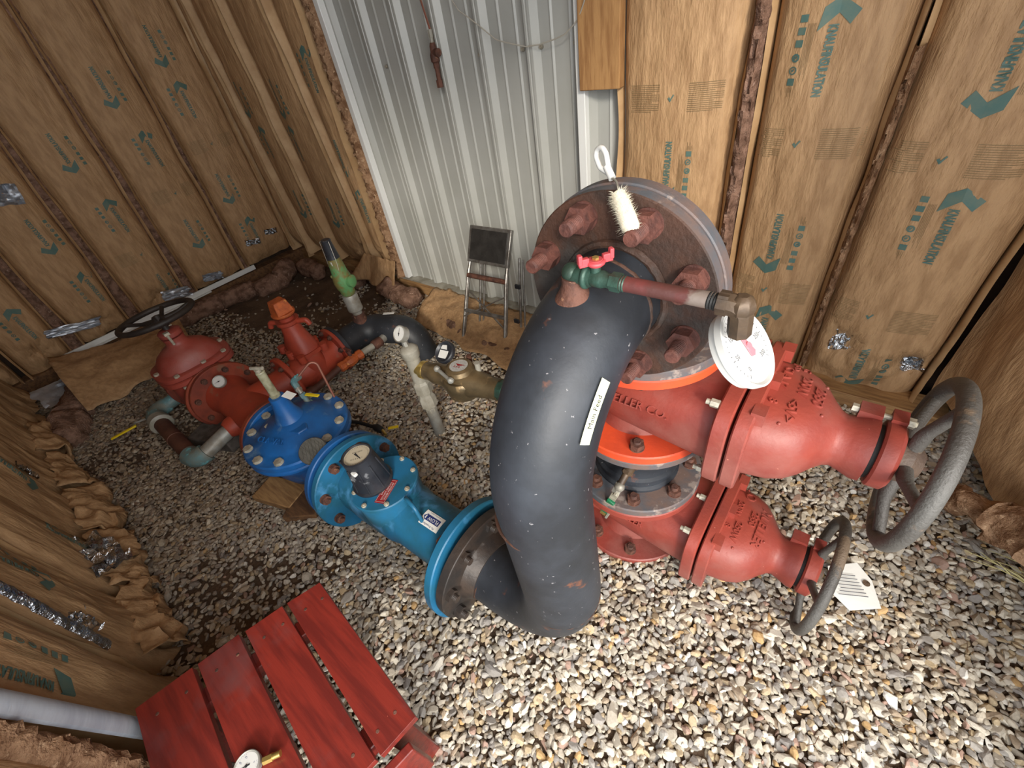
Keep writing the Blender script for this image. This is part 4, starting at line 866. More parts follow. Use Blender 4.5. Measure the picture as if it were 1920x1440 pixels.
# lifting ring
la, lb_ = V((-.815, .305, .215)), V((-.742, .290, .225)); b = B()
link('lifting_loop', B().tube(fillet([V((-.800, .300, .200)), V((-.798, .292, .262)), V((-.745, .284, .258)), V((-.722, .278, .195))], .026, 8), .0060, 14), blue_m, t)
# labels
wc = V((-.868, .280, .2436)); wx_ = V((-.35, .94, 0)).normalized(); wx_ = (wx_ - tu * wx_.dot(tu)).normalized(); wy_ = tu.cross(wx_); wc = wc + tu * ((pc - wc).dot(tu) + .0004)
b = B(); b.slab([wc + wx_ * i * .042 + wy_ * j * .0165 for i, j in ((-1, -1), (1, -1), (1, 1), (-1, 1))], tu * .0009, 0)
for q, s_ in ((.008, 'DANGER'), (-.001, 'DO NOT REMOVE'), (-.009, 'UNDER PRESSURE')): b.text(s_, wc + wy_ * q + tu * .0012, wx_, wy_, .0078, 0, 1)
for i0, j0, i1, j1 in ((-.92, -.9, .92, -.86), (-.92, .86, .92, .9), (-.92, -.9, -.9, .9), (.9, -.9, .92, .9)):
    b.poly([wc + wx_ * x_ * .042 + wy_ * y_ * .0165 + tu * .0011 for x_, y_ in ((i0, j0), (i1, j0), (i1, j1), (i0, j1))], 1)
link('warning_label', b, [labred, dialw], t, smooth=False)
# curved flow label on the tube: local a = along -x (toward the left flange), r = angle round the tube
def onM(al, ang, R_=.0872):
    o_ = MA + md_ * al; s0 = md_.cross(tu).normalized()
    return o_ + (tu * math.cos(ang) + s0 * math.sin(ang)) * R_
def curved(rects, mi_list):
    b = B()
    for (a0, a1, g0, g1), mi, lift in rects:
        n_ = 6
        for k in range(n_): ga, gb = g0 + (g1 - g0) * k / n_, g0 + (g1 - g0) * (k + 1) / n_; b.poly([onM(a0, ga, .087 + lift), onM(a1, ga, .087 + lift), onM(a1, gb, .087 + lift), onM(a0, gb, .087 + lift)], mi)
    return b
sgn = 1 if onM(.1, .3).y < onM(.1, 0).y else -1     # angle that leans toward the camera
lab = curved([((.098, .172, sgn * -.14, sgn * .36), 0, .0004)], 0)
n_ = 5
for k in range(n_):
    ga, gb = sgn * (-.02 + .20 * k / n_), sgn * (-.02 + .20 * (k + 1) / n_); lab.poly([onM(.106, ga, .0878), onM(.158, ga, .0878), onM(.158, gb, .0878), onM(.106, gb, .0878)], 1)
lab.poly([onM(.158, sgn * -.05, .0878), onM(.169, sgn * .08, .0878), onM(.158, sgn * .21, .0878)], 1)
def label_text(s_, al, ang, size, mi):
    vs, fs = text_mesh(s_, False); lab.add([onM(al + x_ * size, ang + sgn * -1 * (y_ * size) / .087 * 1, .0882) for x_, y_, z_ in vs], fs, mi)
def label_text2(s_, al, ang, size, mi):    # upside down as printed for a reader on the far side
    vs, fs = text_mesh(s_, False); lab.add([onM(al + x_ * size, ang + sgn * (y_ * size) / .087, .0882) for x_, y_, z_ in vs], fs, mi)
label_text2('FLOW', .130, sgn * .08, .0145, 0); label_text2('Mc Propeller', .134, sgn * .29, .0085, 1); label_text2('www.flow meters', .134, sgn * -.09, .006, 2)
link('flow_label', lab, [paper, labnavy, inkgrey], t, smooth=False)
# grey round lid leaning on the meter flange
lc = V((-1.238, .255, .225)); ln = V((.38, -.25, .89)).normalized()
b = B().lathe(lc, ln, [(0, .044), (.004, .047), (.012, .047), (.016, .044)], 56)
u_, w_, _ = basis(ln)
for k in range(-3, 4): b.box(lc + ln * .017 + u_ * k * .011, (.004, .075 - abs(k) * .012, .003), (u_, w_, ln))
t2 = thing('meter_lid', 'round grey ribbed lid lying where the blue control valve meets the meter flange', 'lid', tuple(lc))
link('lid', b, greyd, t2); link('sticker', B().box(lc + ln * .0185 - V((.030, .012, 0)) + V((0, 0, .0)), (.016, .009, .001), (V((.3, .9, .1)).normalized(), ln.cross(V((.3, .9, .1)).normalized()), ln)), dialw, t2)

# ------------------------------------------------------------------ blue control valve
CV = V((-1.445, .293, .200))
t = thing('control_valve', 'bright blue round control valve with a ring of zinc bolts and a sight tube', 'valve', (CV.x, CV.y, -.06))
link('body', B().lathe((CV.x, CV.y, -.02), (0, 0, 1), [(0, .08), (.03, .12), (.08, .14), (.12, .15), (.15, .172), (.182, .178)], 56).lathe((-1.245, .297, .09), (-1, .01, -.05), [(-.04, .10), (.12, .11)], 40).lathe((CV.x, CV.y, .07), (-1, 0, 0), [(0, .11), (.19, .09)], 40), blue, t)
link('outlet_flange', disc((-1.185, .298, .097), (1, .0, .06), .026, .160, .003), blue, t)
link('inlet_flange', disc((-1.655, .285, .06), (1, 0, 0), .026, .160, .003), blue, t)
link('lower_rim', disc((CV.x, CV.y, .152), (0, 0, 1), .018, .193, .005), blue, t)
cb = B().lathe((CV.x, CV.y, .172), (0, 0, 1), [(0, .187), (.004, .193), (.022, .193), (.028, .188), (.029, .150), (.036, .140), (.058, .105), (.072, .060), (.078, .05)], 96)
cb.text('CLA-VAL', (CV.x + .03, CV.y - .098, .2355), (.93, .36, 0), (-.34, .86, .42), .030, .004)
cover = link('cover', cb, blue, t)
bolts(t, (CV.x, CV.y, .201), (0, 0, 1), .170, 12, .18, .0165, .008, .0, .010, zinc, skip=())
link('indicator_boss', B().lathe((CV.x - .008, CV.y + .004, .235), (-.02, .02, 1), [(0, .058), (.02, .048), (.05, .036), (.09, .028), (.112, .027), (.114, .012)], 40), blue, t)
link('sight_tube', B().lathe((CV.x - .012, CV.y + .006, .348), (-.02, .02, 1), [(0, .017), (.01, .018), (.012, .0145), (.105, .0145), (.107, .016), (.112, .014)], 24), glass_a, t)
link('vent_cap', B().cyl((CV.x - .016, CV.y + .006, .459), (CV.x - .016, CV.y + .006, .470), .011, n=16).cyl((CV.x - .040, CV.y - .004, .472), (CV.x + .004, CV.y + .018, .474), .006, n=12), zinc, t)
link('paper_tag', B().box((CV.x + .025, CV.y + .036, .345), (.040, .030, .001), (V((.9, .3, -.25)).normalized(), V((-.3, .95, 0)).normalized(), V((.25, .1, .95)).normalized())), paper, t, smooth=False)
bx = B().lathe((CV.x - .062, CV.y - .062, .20), (0, 0, 1), [(0, .032), (.022, .028), (.024, .02)], 28); bx.box((CV.x - .03, CV.y - .02, .222), (.09, .05, .028), (V((.7, .7, 0)), V((-.7, .7, 0)), V((0, 0, 1))))
link('bolt_boss', bx, blue, t, bevel=.004)
link('boss_bolt', B().hexp((CV.x - .062, CV.y - .062, .222), (CV.x - .062, CV.y - .062, .234), .014), zinc, t, smooth=False)
link('flat_boss', B().slab([(CV.x + .045 + x_, CV.y - .005 + y_, .21) for x_, y_ in ((-.05, -.02), (-.01, -.045), (.05, -.02), (.055, .015), (.03, .028), (-.04, .01))], (0, 0, .032)), blue, t, bevel=.004)
# pilot fittings and copper tube
link('pilot_valve', B().hexp((-1.50, .392, .20), (-1.50, .392, .222), .018).cyl((-1.50, .392, .222), (-1.508, .392, .245), .010, n=16).hexp((-1.508, .392, .243), (-1.514, .392, .262), .013), teal, t)
link('pilot_stem', B().cyl((-1.514, .392, .262), (-1.528, .394, .288), .010, n=16).hexp((-1.523, .393, .27), (-1.527, .394, .282), .014), galv, t)
link('pilot_elbow', B().tube(fillet([(-1.526, .394, .285), (-1.540, .396, .310), (-1.522, .412, .322)], .015, 5), .0125, 8).hexp((-1.530, .404, .316), (-1.515, .418, .326), .012), teal, t)
link('lever', B().box((-1.462, .408, .262), (.062, .014, .006), (V((.93, .36, 0)), V((-.36, .93, 0)), V((0, 0, 1)))), yellow, t, bevel=.002, label='small yellow lever')
link('pilot_tube', B().tube(fillet([(-1.52, .414, .324), (-1.490, .492, .375), (-1.455, .475, .20)], .02, 7), .0045, 12), copper, t)

# black drain hose with brass nozzle lying on the gravel
t = thing('hose', 'black hose end with brass nozzle and yellow tab on gravel beside the blue valve', 'hose', (-1.44, .55, -.03))
link('hose', B().tube(fillet([(-1.66, .46, -.035), (-1.52, .53, -.030), (-1.40, .555, -.03)], .1, 6), .008, 12).lathe((-1.43, .552, -.028), (1, .03, 0), [(0, .008), (.02, .017), (.05, .015), (.06, .01)], 16), rubber, t)
link('nozzle', B().cyl((-1.375, .556, -.027), (-1.335, .545, -.026), .007, n=14), brass_b, t)
link('lever', B().box((-1.325, .585, -.012), (.045, .014, .004), (V((.7, .7, 0)), V((-.7, .7, 0)), V((0, 0, 1)))), yellow, t, bevel=.001)

# ------------------------------------------------------------------ orange-red tee
TX_, TY_, TZ_ = -1.965, .278, .060
t = thing('pipe_tee', 'orange-red flanged tee joining the big red valve, the small red valve and the blue valve', 'pipe', (TX_, TY_, -.08))
b = B().lathe((-2.165, TY_, TZ_), (1, .02, 0), [(0, .098), (.03, .092), (.07, .086), (.20, .090), (.32, .088), (.45, .094), (.488, .10)], 56)
b.lathe((TX_, TY_, TZ_), (0, 1, 0), [(0, .085), (.12, .078), (.19, .078), (.215, .085)], 48)
b.lathe((TX_ + .02, TY_ - .03, .04), (0, -1, 0), [(0, .055), (.075, .046), (.095, .036)], 32)
link('body', b, red_b, t, angle=50)
link('flange', disc((-2.190, TY_, TZ_), (1, 0, 0), .024, .158, .003), red_d, t)
link('flange', disc((-1.682, TY_ + .006, TZ_), (1, 0, 0), .024, .160, .003), red_d, t)
link('flange', disc((TX_, TY_ + .205, TZ_), (0, 1, 0), .020, .128, .003), red_b, t)
bolts(t, (-2.166, TY_, TZ_), (1, 0, 0), .130, 8, PI / 8, .0135, .008, .008, .013, rust)
bolts(t, (TX_, TY_ + .205, TZ_), (0, -1, 0), .106, 8, PI / 8, .0125, .007, .006, .012, rust)
gauge('pressure_gauge', 'small steel rimmed gauge standing on the red tee beside the big red valve', (-2.095, .268, .178), (.50, -.42, .78), .030, (-.2, .7, .45), galv, dialw, stem=((-2.095, .275, .15), (-2.10, .278, .168), .009), mstem=galv, needle=3.9, deep=.5, nums=False)

# ------------------------------------------------------------------ big red gate valve with dark handwheel
t = thing('gate_valve', 'big dusty red upright gate valve at the left with the dark handwheel', 'valve', (-2.34, .266, -.09))
BX, BY = -2.335, .264
b = B().lathe((-2.195, .272, .055), (-1, -.01, 0), [(0, .095), (.04, .10), (.08, .115), (.20, .115), (.25, .10), (.29, .10)], 56)
b.loft([[V((BX + .115 * math.cos(2 * PI * i / 40), BY + .140 * math.sin(2 * PI * i / 40), z)) for i in range(40)] for z in (-.02, .10, .19)])
link('body', b, red, t, angle=50)
link('flange', disc((-2.216, .27, .055), (1, 0, 0), .024, .162, .003), red_d, t)
link('flange', disc((-2.50, .266, .055), (1, 0, 0), .024, .160, .003), red_d, t)
def oval(z, rx, ry, e=3.2, n=56):
    r = []
    for i in range(n):
        a = 2 * PI * i / n; co, si = math.cos(a), math.sin(a); r.append(V((BX + rx * math.copysign(abs(co) ** (2 / e), co), BY + ry * math.copysign(abs(si) ** (2 / e), si), z)))
    return r
for z0_, z1_ in ((.180, .206), (.209, .235)):
    link('bonnet_flange', B().loft([oval(z0_, .128, .160), oval(z0_ + .004, .133, .165), oval(z1_ - .004, .133, .165), oval(z1_, .128, .160)]), red, t, angle=40)
link('bonnet', B().loft([oval(.233, .110, .142, 2.8), oval(.255, .106, .134, 2.6), oval(.285, .094, .112, 2.4), oval(.31, .072, .078, 2.1), oval(.325, .048, .048, 2), oval(.34, .042, .042, 2), oval(.362, .046, .046, 2)]), red, t, angle=55)
for x_, y_ in ((.118, -.10), (.118, .02), (.118, .115), (-.118, -.1), (-.118, .1), (0, -.148), (0, .148)):
    link('bonnet_bolt', B().hexp((BX + x_, BY + y_, .235), (BX + x_, BY + y_, .244), .012), zinc, t, smooth=False); link('bonnet_nut', B().hexp((BX + x_, BY + y_, .180), (BX + x_, BY + y_, .168), .011), zinc, t, smooth=False)
link('gland_flange', B().lathe((BX, BY, .366), (0, 0, 1), [(0, .044), (.004, .047), (.022, .047), (.03, .035)], 40), red, t)
for sg in (1, -1): link('gland_bolt', B().box((BX + .036 * sg, BY - .018 * sg, .393), (.022, .022, .012)).cyl((BX + .046 * sg, BY - .02 * sg, .34), (BX + .046 * sg, BY - .02 * sg, .39), .006, n=10), zinc, t)
link('stem', B().cyl((BX, BY, .38), (-2.36, .265, .46), .013), iron_d, t)
handwheel(t, (-2.372, .265, .452), (-.10, .0, 1), .163, .0125, .030, 5, .2, iron_d, iron_d, .05)
# flanged dark pipe leaving to the left of it
t = thing('flanged_pipe', 'dark pipe stub behind the big red valve, half lost in shade', 'pipe', (-2.6, .26, -.08))
link('pipe', B().tube([(-2.53, .266, .055), (-2.72, .26, .03), (-2.95, .25, -.06)], .09, 32), iron_d, t)
link('flange', disc((-2.528, .266, .055), (1, 0, 0), .024, .158), iron_d, t)

# ------------------------------------------------------------------ small red gate valve
VX, VY, VZ = -1.968, .628, .062
t = thing('gate_valve', 'small orange-red upright gate valve with a square operating nut', 'valve', (VX, VY, -.07))
b = B().lathe((VX, .505, VZ), (0, 1, 0), [(0, .082), (.03, .075), (.06, .085), (.19, .085), (.22, .075), (.25, .082)], 48)
def rr(z, a, c_, e=3, n=44):
    r = []
    for i in range(n):
        q = 2 * PI * i / n; co, si = math.cos(q), math.sin(q); r.append(V((VX + a * math.copysign(abs(co) ** (2 / e), co), VY + c_ * math.copysign(abs(si) ** (2 / e), si), z)))
    return r
b.loft([rr(.0, .085, .062), rr(.10, .090, .058), rr(.165, .082, .052)])
b.text('MUELLER', (VX + .012, VY - .060, .125), (.3, -.1, .95), (-.95, 0, .3), .03, .004)
link('body', b, red_b, t, angle=50)
for y_ in (.489, .757): link('flange', disc((VX, y_ - .0, VZ), (0, 1, 0), .018, .126 if y_ < .6 else .122, .003), red_b, t)
bolts(t, (VX, .757, VZ), (0, -1, 0), .104, 8, PI / 8, .013, .007, .006, .012, rust)
bolts(t, (VX, .507, VZ), (0, 1, 0), .104, 8, PI / 8, .0115, .007, .004, .010, rust)
b = B().loft([rr(.160, .095, .066, 4), rr(.178, .095, .066, 4)])
for x_, y_ in ((-.09, -.06), (.09, -.06), (-.09, .06), (.09, .06), (0, -.066), (0, .066)): b.cyl((VX + x_, VY + y_, .152), (VX + x_, VY + y_, .188), .018, n=16)
link('bonnet_flange', b, red_b, t, angle=40)
b = B().loft([rr(.176, .088, .062, 3), rr(.205, .082, .060, 2.6), rr(.235, .066, .055, 2.2), rr(.262, .052, .048, 2), rr(.31, .042, .042, 2), rr(.318, .052, .052, 2), rr(.334, .052, .052, 2)])
b.tube(fillet([(VX - .03, VY - .02, .318), (VX - .075, VY - .05, .322), (VX - .082, VY - .055, .296)], .012, 5), .012, 10)
b.tube(fillet([(VX + .03, VY + .02, .318), (VX + .075, VY + .05, .322), (VX + .082, VY + .055, .296)], .012, 5), .012, 10)
link('bonnet', b, red_b, t, angle=50)
link('gland', B().lathe((VX, VY, .334), (0, 0, 1), [(0, .034), (.014, .034), (.018, .026), (.03, .024)], 28), red_b, t)
link('operating_nut', B().loft([[V((VX + sx * h_, VY + sy * h_, z)) for sx, sy in ((-1, -1), (1, -1), (1, 1), (-1, 1))] for z, h_ in ((.372, .040), (.432, .030))]).lathe((VX, VY, .360), (0, 0, 1), [(0, .052), (.014, .054)], 24), orange, t, bevel=.004, label='rusty square operating nut')

# ------------------------------------------------------------------ black elbow pipe with relief valve
path = fillet([(VX, .776, .060), (VX + .005, .99, .062), (-1.735, 1.085, .055), (-1.69, 1.10, -.14)], [.13, .10], 12)
t = thing('elbow_pipe', 'low black pipe elbow curving into the gravel beside the small gauge', 'pipe', (-1.85, 1.0, -.09))
link('pipe', B().tube(path, .078, 44), black, t)
link('flange', disc((VX, .776, VZ), (0, 1, 0), .022, .120, .004), black, t)
link('label_strip', B().box((-1.850, 1.065, .1395), (.062, .017, .0012), (V((.86, .5, 0)).normalized(), V((-.5, .86, 0)).normalized(), V((0, 0, 1)))), dialw, t, smooth=False)
RX_, RY_ = -1.955, .955
link('weld_boss', B().lathe((RX_, RY_, .118), (0, 0, 1), [(0, .045), (.02, .036), (.045, .032), (.05, .034), (.060, .034)], 28), rust, t)
t = thing('relief_valve', 'green and brass relief valve with a black conical cap standing on a white nipple', 'valve', (RX_, RY_, .178))
link('nipple', B().cyl((RX_, RY_, .176), (RX_, RY_, .200), .025, n=28).lathe((RX_ - .001, RY_, .198), (0, 0, 1), [(0, .035), (.004, .038), (.084, .038), (.092, .035)], 32).torus((RX_, RY_, .200), (0, 0, 1), .028, .003), galv, t)
b = B().lathe((RX_, RY_, .288), (0, 0, 1), [(0, .026), (.012, .036), (.03, .036), (.05, .044), (.075, .048), (.10, .045), (.13, .038), (.17, .034), (.20, .030)], 28)
b.lathe((RX_, RY_, .362), (.9, .35, .05), [(0, .024), (.03, .030), (.055, .030), (.06, .018)], 24)
for q in ((-.034, -.018, .36), (-.038, -.02, .385), (-.02, -.035, .40), (.0, -.036, .34), (-.03, -.022, .335)): b.ball((RX_ + q[0], RY_ + q[1], q[2]), .009, n=8)
link('body', b, green_b, t, angle=50)
link('cap', B().lathe((RX_, RY_, .486), (0, 0, 1), [(0, .032), (.08, .022), (.086, .024), (.090, .021)], 24), blackp, t)
link('name_tag', B().box((RX_ + .008, RY_ - .029, .470), (.026, .002, .018)), dialw, t)
link('seal_wire', B().tube(fillet([(RX_ + .012, RY_ - .018, .575), (RX_ - .022, RY_ - .02, .572), (RX_ - .036, RY_ - .02, .45), (RX_ - .040, RY_ - .022, .40)], .01, 4), .0012, 6).tube([(RX_ + .022, RY_, .572), (RX_ + .034, RY_ - .01, .47), (RX_ + .030, RY_ - .02, .40)], .0012, 6), wire_m, t)

# bypass line with rusty orange valve
t = thing('bypass_pipe', 'thin bypass pipe with a rusty orange valve running beside the small red valve', 'pipe', (-1.82, .7, .04))
link('elbow', B().tube(fillet([(-1.875, .995, .05), (-1.82, .978, .055), (-1.815, .93, .052)], .025, 6), .021, 20), galv, t)
link('pipe', B().cyl((-1.815, .93, .052), (-1.826, .815, .05), .0165, n=24), whitep, t, label='white section of the bypass pipe')
link('coupling', B().lathe((-1.814, .944, .052), (-.02, -1, 0), [(0, .024), (.01, .026), (.045, .026), (.052, .022)], 24), rust, t)
link('valve_body', B().lathe((-1.825, .825, .05), (-.02, -1, 0), [(0, .020), (.004, .026), (.025, .026), (.034, .020), (.05, .026), (.075, .030), (.10, .022), (.11, .026), (.135, .026), (.14, .018)], 8), orange, t, label='rusty orange valve body')
link('packing_nut', B().cyl((-1.828, .765, .07), (-1.828, .765, .100), .010, n=14).hexp((-1.828, .765, .096), (-1.828, .765, .106), .013).box((-1.828, .765, .112), (.05, .012, .006)), rust_p, t)
link('pipe', B().cyl((-1.828, .69, .05), (-1.80, .40, .035), .0165, n=24).lathe((-1.812, .53, .042), (.09, -1, 0), [(0, .021), (.05, .021)], 18), brownp, t, label='rusty section of the bypass pipe')

# ------------------------------------------------------------------ drain loop at the left
t = thing('drain_pipe', 'U-shaped brown drain pipe with teal smeared elbows in front of the big red valve', 'pipe', (-2.2, .02, -.08))
z_ = -.010
link('pipe', B().cyl((TX_ + .02, .165, .035), (TX_ + .005, .030, -.005), .033, n=28), galv, t)
link('elbow', B().tube(fillet([(TX_ + .006, .045, 0), (TX_, .005, z_), (TX_ - .06, -.006, z_)], .045, 8), .043, 24), teal, t)
link('pipe', B().cyl((TX_ - .05, -.004, z_), (-2.40, .0, z_), .034, n=28).torus((-2.20, -.003, z_), (1, 0, 0), .034, .002), brownp, t)
link('coupling', B().lathe((-2.385, 0, z_), (-1, 0, 0), [(0, .038), (.006, .050), (.028, .050), (.034, .044), (.06, .046), (.066, .038)], 28), whitep, t)
link('elbow', B().tube(fillet([(-2.44, .0, z_), (-2.53, .005, z_), (-2.54, .075, z_)], .06, 8), .040, 24), teal, t)
link('pipe', B().cyl((-2.54, .06, z_), (-2.535, .155, .0), .034, n=24).ball((-2.535, .155, 0), .036, n=12), teal, t)
link('lever', B().tube(fillet([(-2.445, -.035, .03), (-2.47, -.075, .028), (-2.52, -.085, .0)], .02, 4), .005, 8), galv, t)
link('lever_grip', B().box((-2.525, -.135, -.012), (.014, .115, .008), (V((.95, -.3, 0)).normalized(), V((.3, .95, 0.1)).normalized(), V((0, 0, 1)))), yellow, t, bevel=.002, label='yellow vinyl lever grip')
# supports
tag(link('concrete_block', B().box((-2.12, .135, -.07), (.26, .13, .06), (V((.93, .37, 0)), V((-.37, .93, 0)), V((0, 0, 1)))), concrete, bevel=.006), 'grey concrete block under the red tee', 'block')
tag(link('wooden_block', B().box((-1.50, .125, -.055), (.20, .11, .035), (V((.95, .3, 0)), V((-.3, .95, 0)), V((0, 0, 1)))), wood, bevel=.004), 'weathered board scrap under the blue control valve', 'board', 'board scraps under the blue valve')
tag(link('wooden_block', B().box((-1.36, .150, -.058), (.13, .12, .035), (V((.8, .6, 0)), V((-.6, .8, 0)), V((0, 0, 1)))), wood_d, bevel=.004), 'darker board scrap beside the meter flange', 'board', 'board scraps under the blue valve')

# ------------------------------------------------------------------ galvanised riser with gauge and brass meter
PX, PY = -1.158, .690
t = thing('standpipe', 'grey galvanised standpipe with tee rising from the gravel beside the brass meter', 'pipe', (PX, PY, -.08))
link('pipe', B().cyl((PX, PY, -.10), (PX, PY, .10), .023, n=28), galv, t)
link('coupling', B().lathe((PX, PY, .085), (0, 0, 1), [(0, .024), (.02, .024), (.03, .034), (.075, .034), (.085, .028), (.10, .028), (.105, .036), (.150, .036), (.16, .028)], 8), whitep, t, angle=30)
link('pipe', B().cyl((PX, PY, .20), (PX, PY, .38), .027, n=28).lathe((PX, PY, .355), (0, 0, 1), [(0, .030), (.01, .034), (.035, .034), (.045, .026), (.05, .014)], 28), whitep, t)
link('branch', B().lathe((PX, PY, .305), (1, .15, 0), [(0, .024), (.03, .026), (.034, .034), (.05, .034), (.054, .028)], 28), brass_b, t)
gauge('pressure_gauge', 'small steel gauge on top of the grey standpipe', (-1.172, .685, .456), (-.05, -.72, .60), .030, (-.1, .5, .7), galv, dialw, stem=((-1.165, .69, .402), (-1.170, .69, .438), .009), mstem=galv, needle=1.7, deep=.8, nums=False)
t = thing('brass_meter', 'weathered brass water meter with open black lid beside the standpipe', 'meter', (-1.0, .735, .25))
e_ = V((1, .15, 0)).normalized(); o_ = V((PX, PY, .305)) + e_ * .05
b = B().lathe(o_, e_, [(0, .032), (.03, .034), (.05, .040), (.06, .038), (.10, .044), (.14, .056), (.20, .056), (.235, .046), (.29, .038), (.315, .038)], 40)
mc = o_ + e_ * .165
b.lathe(mc - V((0, 0, .06)), (0, 0, 1), [(0, .04), (.01, .060), (.05, .068), (.075, .070), (.085, .062)], 40)
link('body', b, brass, t, angle=50)
mc = mc + V((0, 0, .018))
rgm = link('register', B().lathe(mc + V((0, 0, .024)), (0, 0, 1), [(0, .050), (.006, .052), (.020, .046), (.026, .036), (.024, .032)], 40), brass, t)
b = B().cyl(mc + V((0, 0, .046)), mc + V((0, 0, .048)), .033, n=40); b.text('8 8 8', mc + V((0, -.01, .049)), (1, .2, 0), (-.2, 1, 0), .012, 0, 1)
k_ = mc + V((0, 0, .0492)); b.poly([k_ + V((-.016, .004, 0)), k_ + V((0, -.004, 0)), k_ + V((.022, .010, 0)), k_ + V((0, .006, 0))], 1)
link('dial', b, [dialw, labred], rgm, smooth=False)
lc_ = mc + V((-.070, .02, .062)); ln_ = V((-.05, -.62, .78)).normalized()
link('lid', B().lathe(lc_, ln_, [(0, .034), (.004, .040), (.016, .040), (.020, .037), (.012, .030), (.011, .001)], 40), blackp, t, label='open black round lid')
u1_, u2_ = V((1, .12, .05)).normalized(), ln_.cross(V((1, .12, .05)).normalized())
b = B()
b.slab([lc_ + ln_ * .0118 + u1_ * x_ + u2_ * y_ for x_, y_ in ((-.022, -.022), (.018, -.022), (.022, .006), (-.022, .006))], ln_ * .001); b.slab([lc_ + ln_ * .0118 + u1_ * x_ + u2_ * y_ for x_, y_ in ((-.022, .010), (.006, .010), (.000, .026), (-.018, .024))], ln_ * .001)
link('lid_label', b, dialw, t, smooth=False)
link('tie_bar', B().tube([mc + V((-.068, -.04, .035)), mc + V((.01, -.058, .030))], .0065, 10).ball(mc + V((-.070, -.04, .036)), .012, n=8).ball(mc + V((.012, -.058, .030)), .012, n=8), galv, t)
link('bolt_head', B().cyl(mc + V((.055, .035, .02)), mc + V((.055, .035, .055)), .010, n=12), whitep, t)
link('bolt_head', B().cyl(mc + V((-.01, .062, .02)), mc + V((-.01, .062, .045)), .009, n=12), rust, t)
link('inlet_nut', B().lathe(o_ - e_ * .004, e_, [(0, .030), (.006, .034), (.03, .034), (.036, .029)], 8), brass, t)
link('outlet_nut', B().lathe(o_ + e_ * .305, e_, [(0, .034), (.03, .036), (.034, .030), (.05, .030), (.054, .037), (.085, .037)], 8), green_f, t)
link('outlet_pipe', B().tube([o_ + e_ * .36, V((-.62, .77, .312)), V((-.40, .76, .33))], .024, 24), brass, t)

# ------------------------------------------------------------------ step stool
t = thing('step_stool', 'folded aluminium step stool with a black tread leaning by the white siding', 'stool', (-1.45, 1.33, -.10))
FL, FR_, TL, TR = V((-1.575, 1.275, -.105)), V((-1.305, 1.315, -.105)), V((-1.580, 1.465, .300)), V((-1.340, 1.475, .300))
zz_ = (TL - FL).normalized(); xx_ = (TR - TL).normalized()
nn_ = xx_.cross(zz_).normalized()
for F_, T_ in ((FL, TL), (FR_, TR)):
    d = (T_ - F_).normalized(); pts = fillet([F_, F_ + d * .36 + nn_ * 0, T_ + d * .02 - nn_ * .012], .05, 4)
    link('leg', B().tube(pts, .0085, 10).box(F_ + d * .2 + nn_ * -.004, (.020, .010, .40), (xx_, nn_, d)), alum, t, bevel=.001)
    g = F_ + V((.03, .11, 0)); link('rear_leg', B().tube([g, T_ + V((.045, .055, .03))], .0065, 10).tube([g + V((.022, .01, 0)), T_ + V((.062, .06, .02))], .0055, 10), alum, t)
    link('foot', B().cyl(F_ - d * .004, F_ + d * .02, .011, n=12), rubber, t)
pc_ = (TL + TR) / 2 + zz_ * .085 - nn_ * .006
pl = link('platform', B().box(pc_, (.262, .022, .180), (xx_, nn_, zz_)), alum, t, bevel=.004)
link('tread', B().box(pc_ + nn_ * .0125, (.228, .006, .148), (xx_, nn_, zz_)), ladder_pad, pl, bevel=.002, label='black speckled tread')
for hgt, r_ in ((.40, .013), (.20, .011)):
    a_, c_ = FL.lerp(TL, hgt / .48), FR_.lerp(TR, hgt / .48); link('crossbar', B().tube([a_, c_], r_, 12), alum if hgt < .3 else rust, t)
link('brace', B().tube([FL.lerp(TL, .66) - nn_ * .01, FR_.lerp(TR, .26) - nn_ * .01], .0048, 8), alum, t)
link('brace', B().tube([FR_.lerp(TR, .66) + nn_ * .01, FL.lerp(TL, .34) + nn_ * .01], .0038, 8), alum, t)
for k in range(2): link('hinge', B().box(FR_.lerp(TR, .36 + .4 * k) + V((.045, .04, 0)), (.03, .012, .022)), blackp, t, bevel=.002)

# ------------------------------------------------------------------ red slatted table with a loose gauge
t = thing('wooden_table', 'low red stained slatted wooden table at the bottom of the picture', 'table', (-.6, -.17, 0))
rows = [((-.757, .004), (-.782, -.070), (-.373, -.036), (-.383, -.112)), ((-.786, -.080), (-.808, -.160), (-.387, -.121), (-.400, -.205)),
        ((-.815, -.172), (-.834, -.256), (-.405, -.215), (-.418, -.300)), ((-.838, -.266), (-.862, -.372), (-.424, -.312), (-.440, -.415))]
for a_, c_, d_, e_2 in rows:
    b = B().slab([(a_[0], a_[1], .284), (c_[0], c_[1], .284), (e_2[0], e_2[1], .284), (d_[0], d_[1], .284)], (0, 0, .018))
    for p_, q_ in ((a_, c_), (d_, e_2)):
        for s_ in (.25, .75):
            x_ = p_[0] + (q_[0] - p_[0]) * s_; y_ = p_[1] + (q_[1] - p_[1]) * s_; x_ += .045 if p_ is a_ else -.035; b.cyl((x_, y_, .3015), (x_, y_, .3028), .0035, n=10, mi=1)
    link('slat', b, [redwood, rust], t, bevel=.0025)
for x_ in (.055, -.055):
    p_ = V((-.700, -.018, .262)) if x_ > 0 else V((-.425, -.052, .262)); q_ = V((-.800, -.375, .262)) if x_ > 0 else V((-.470, -.40, .262))
    d = (q_ - p_); link('rail', B().box((p_ + q_) / 2, (.040, d.length, .040), (V((0, 0, 1)).cross(d.normalized()) * -1, d.normalized(), V((0, 0, 1)))), redwood, t, bevel=.003)
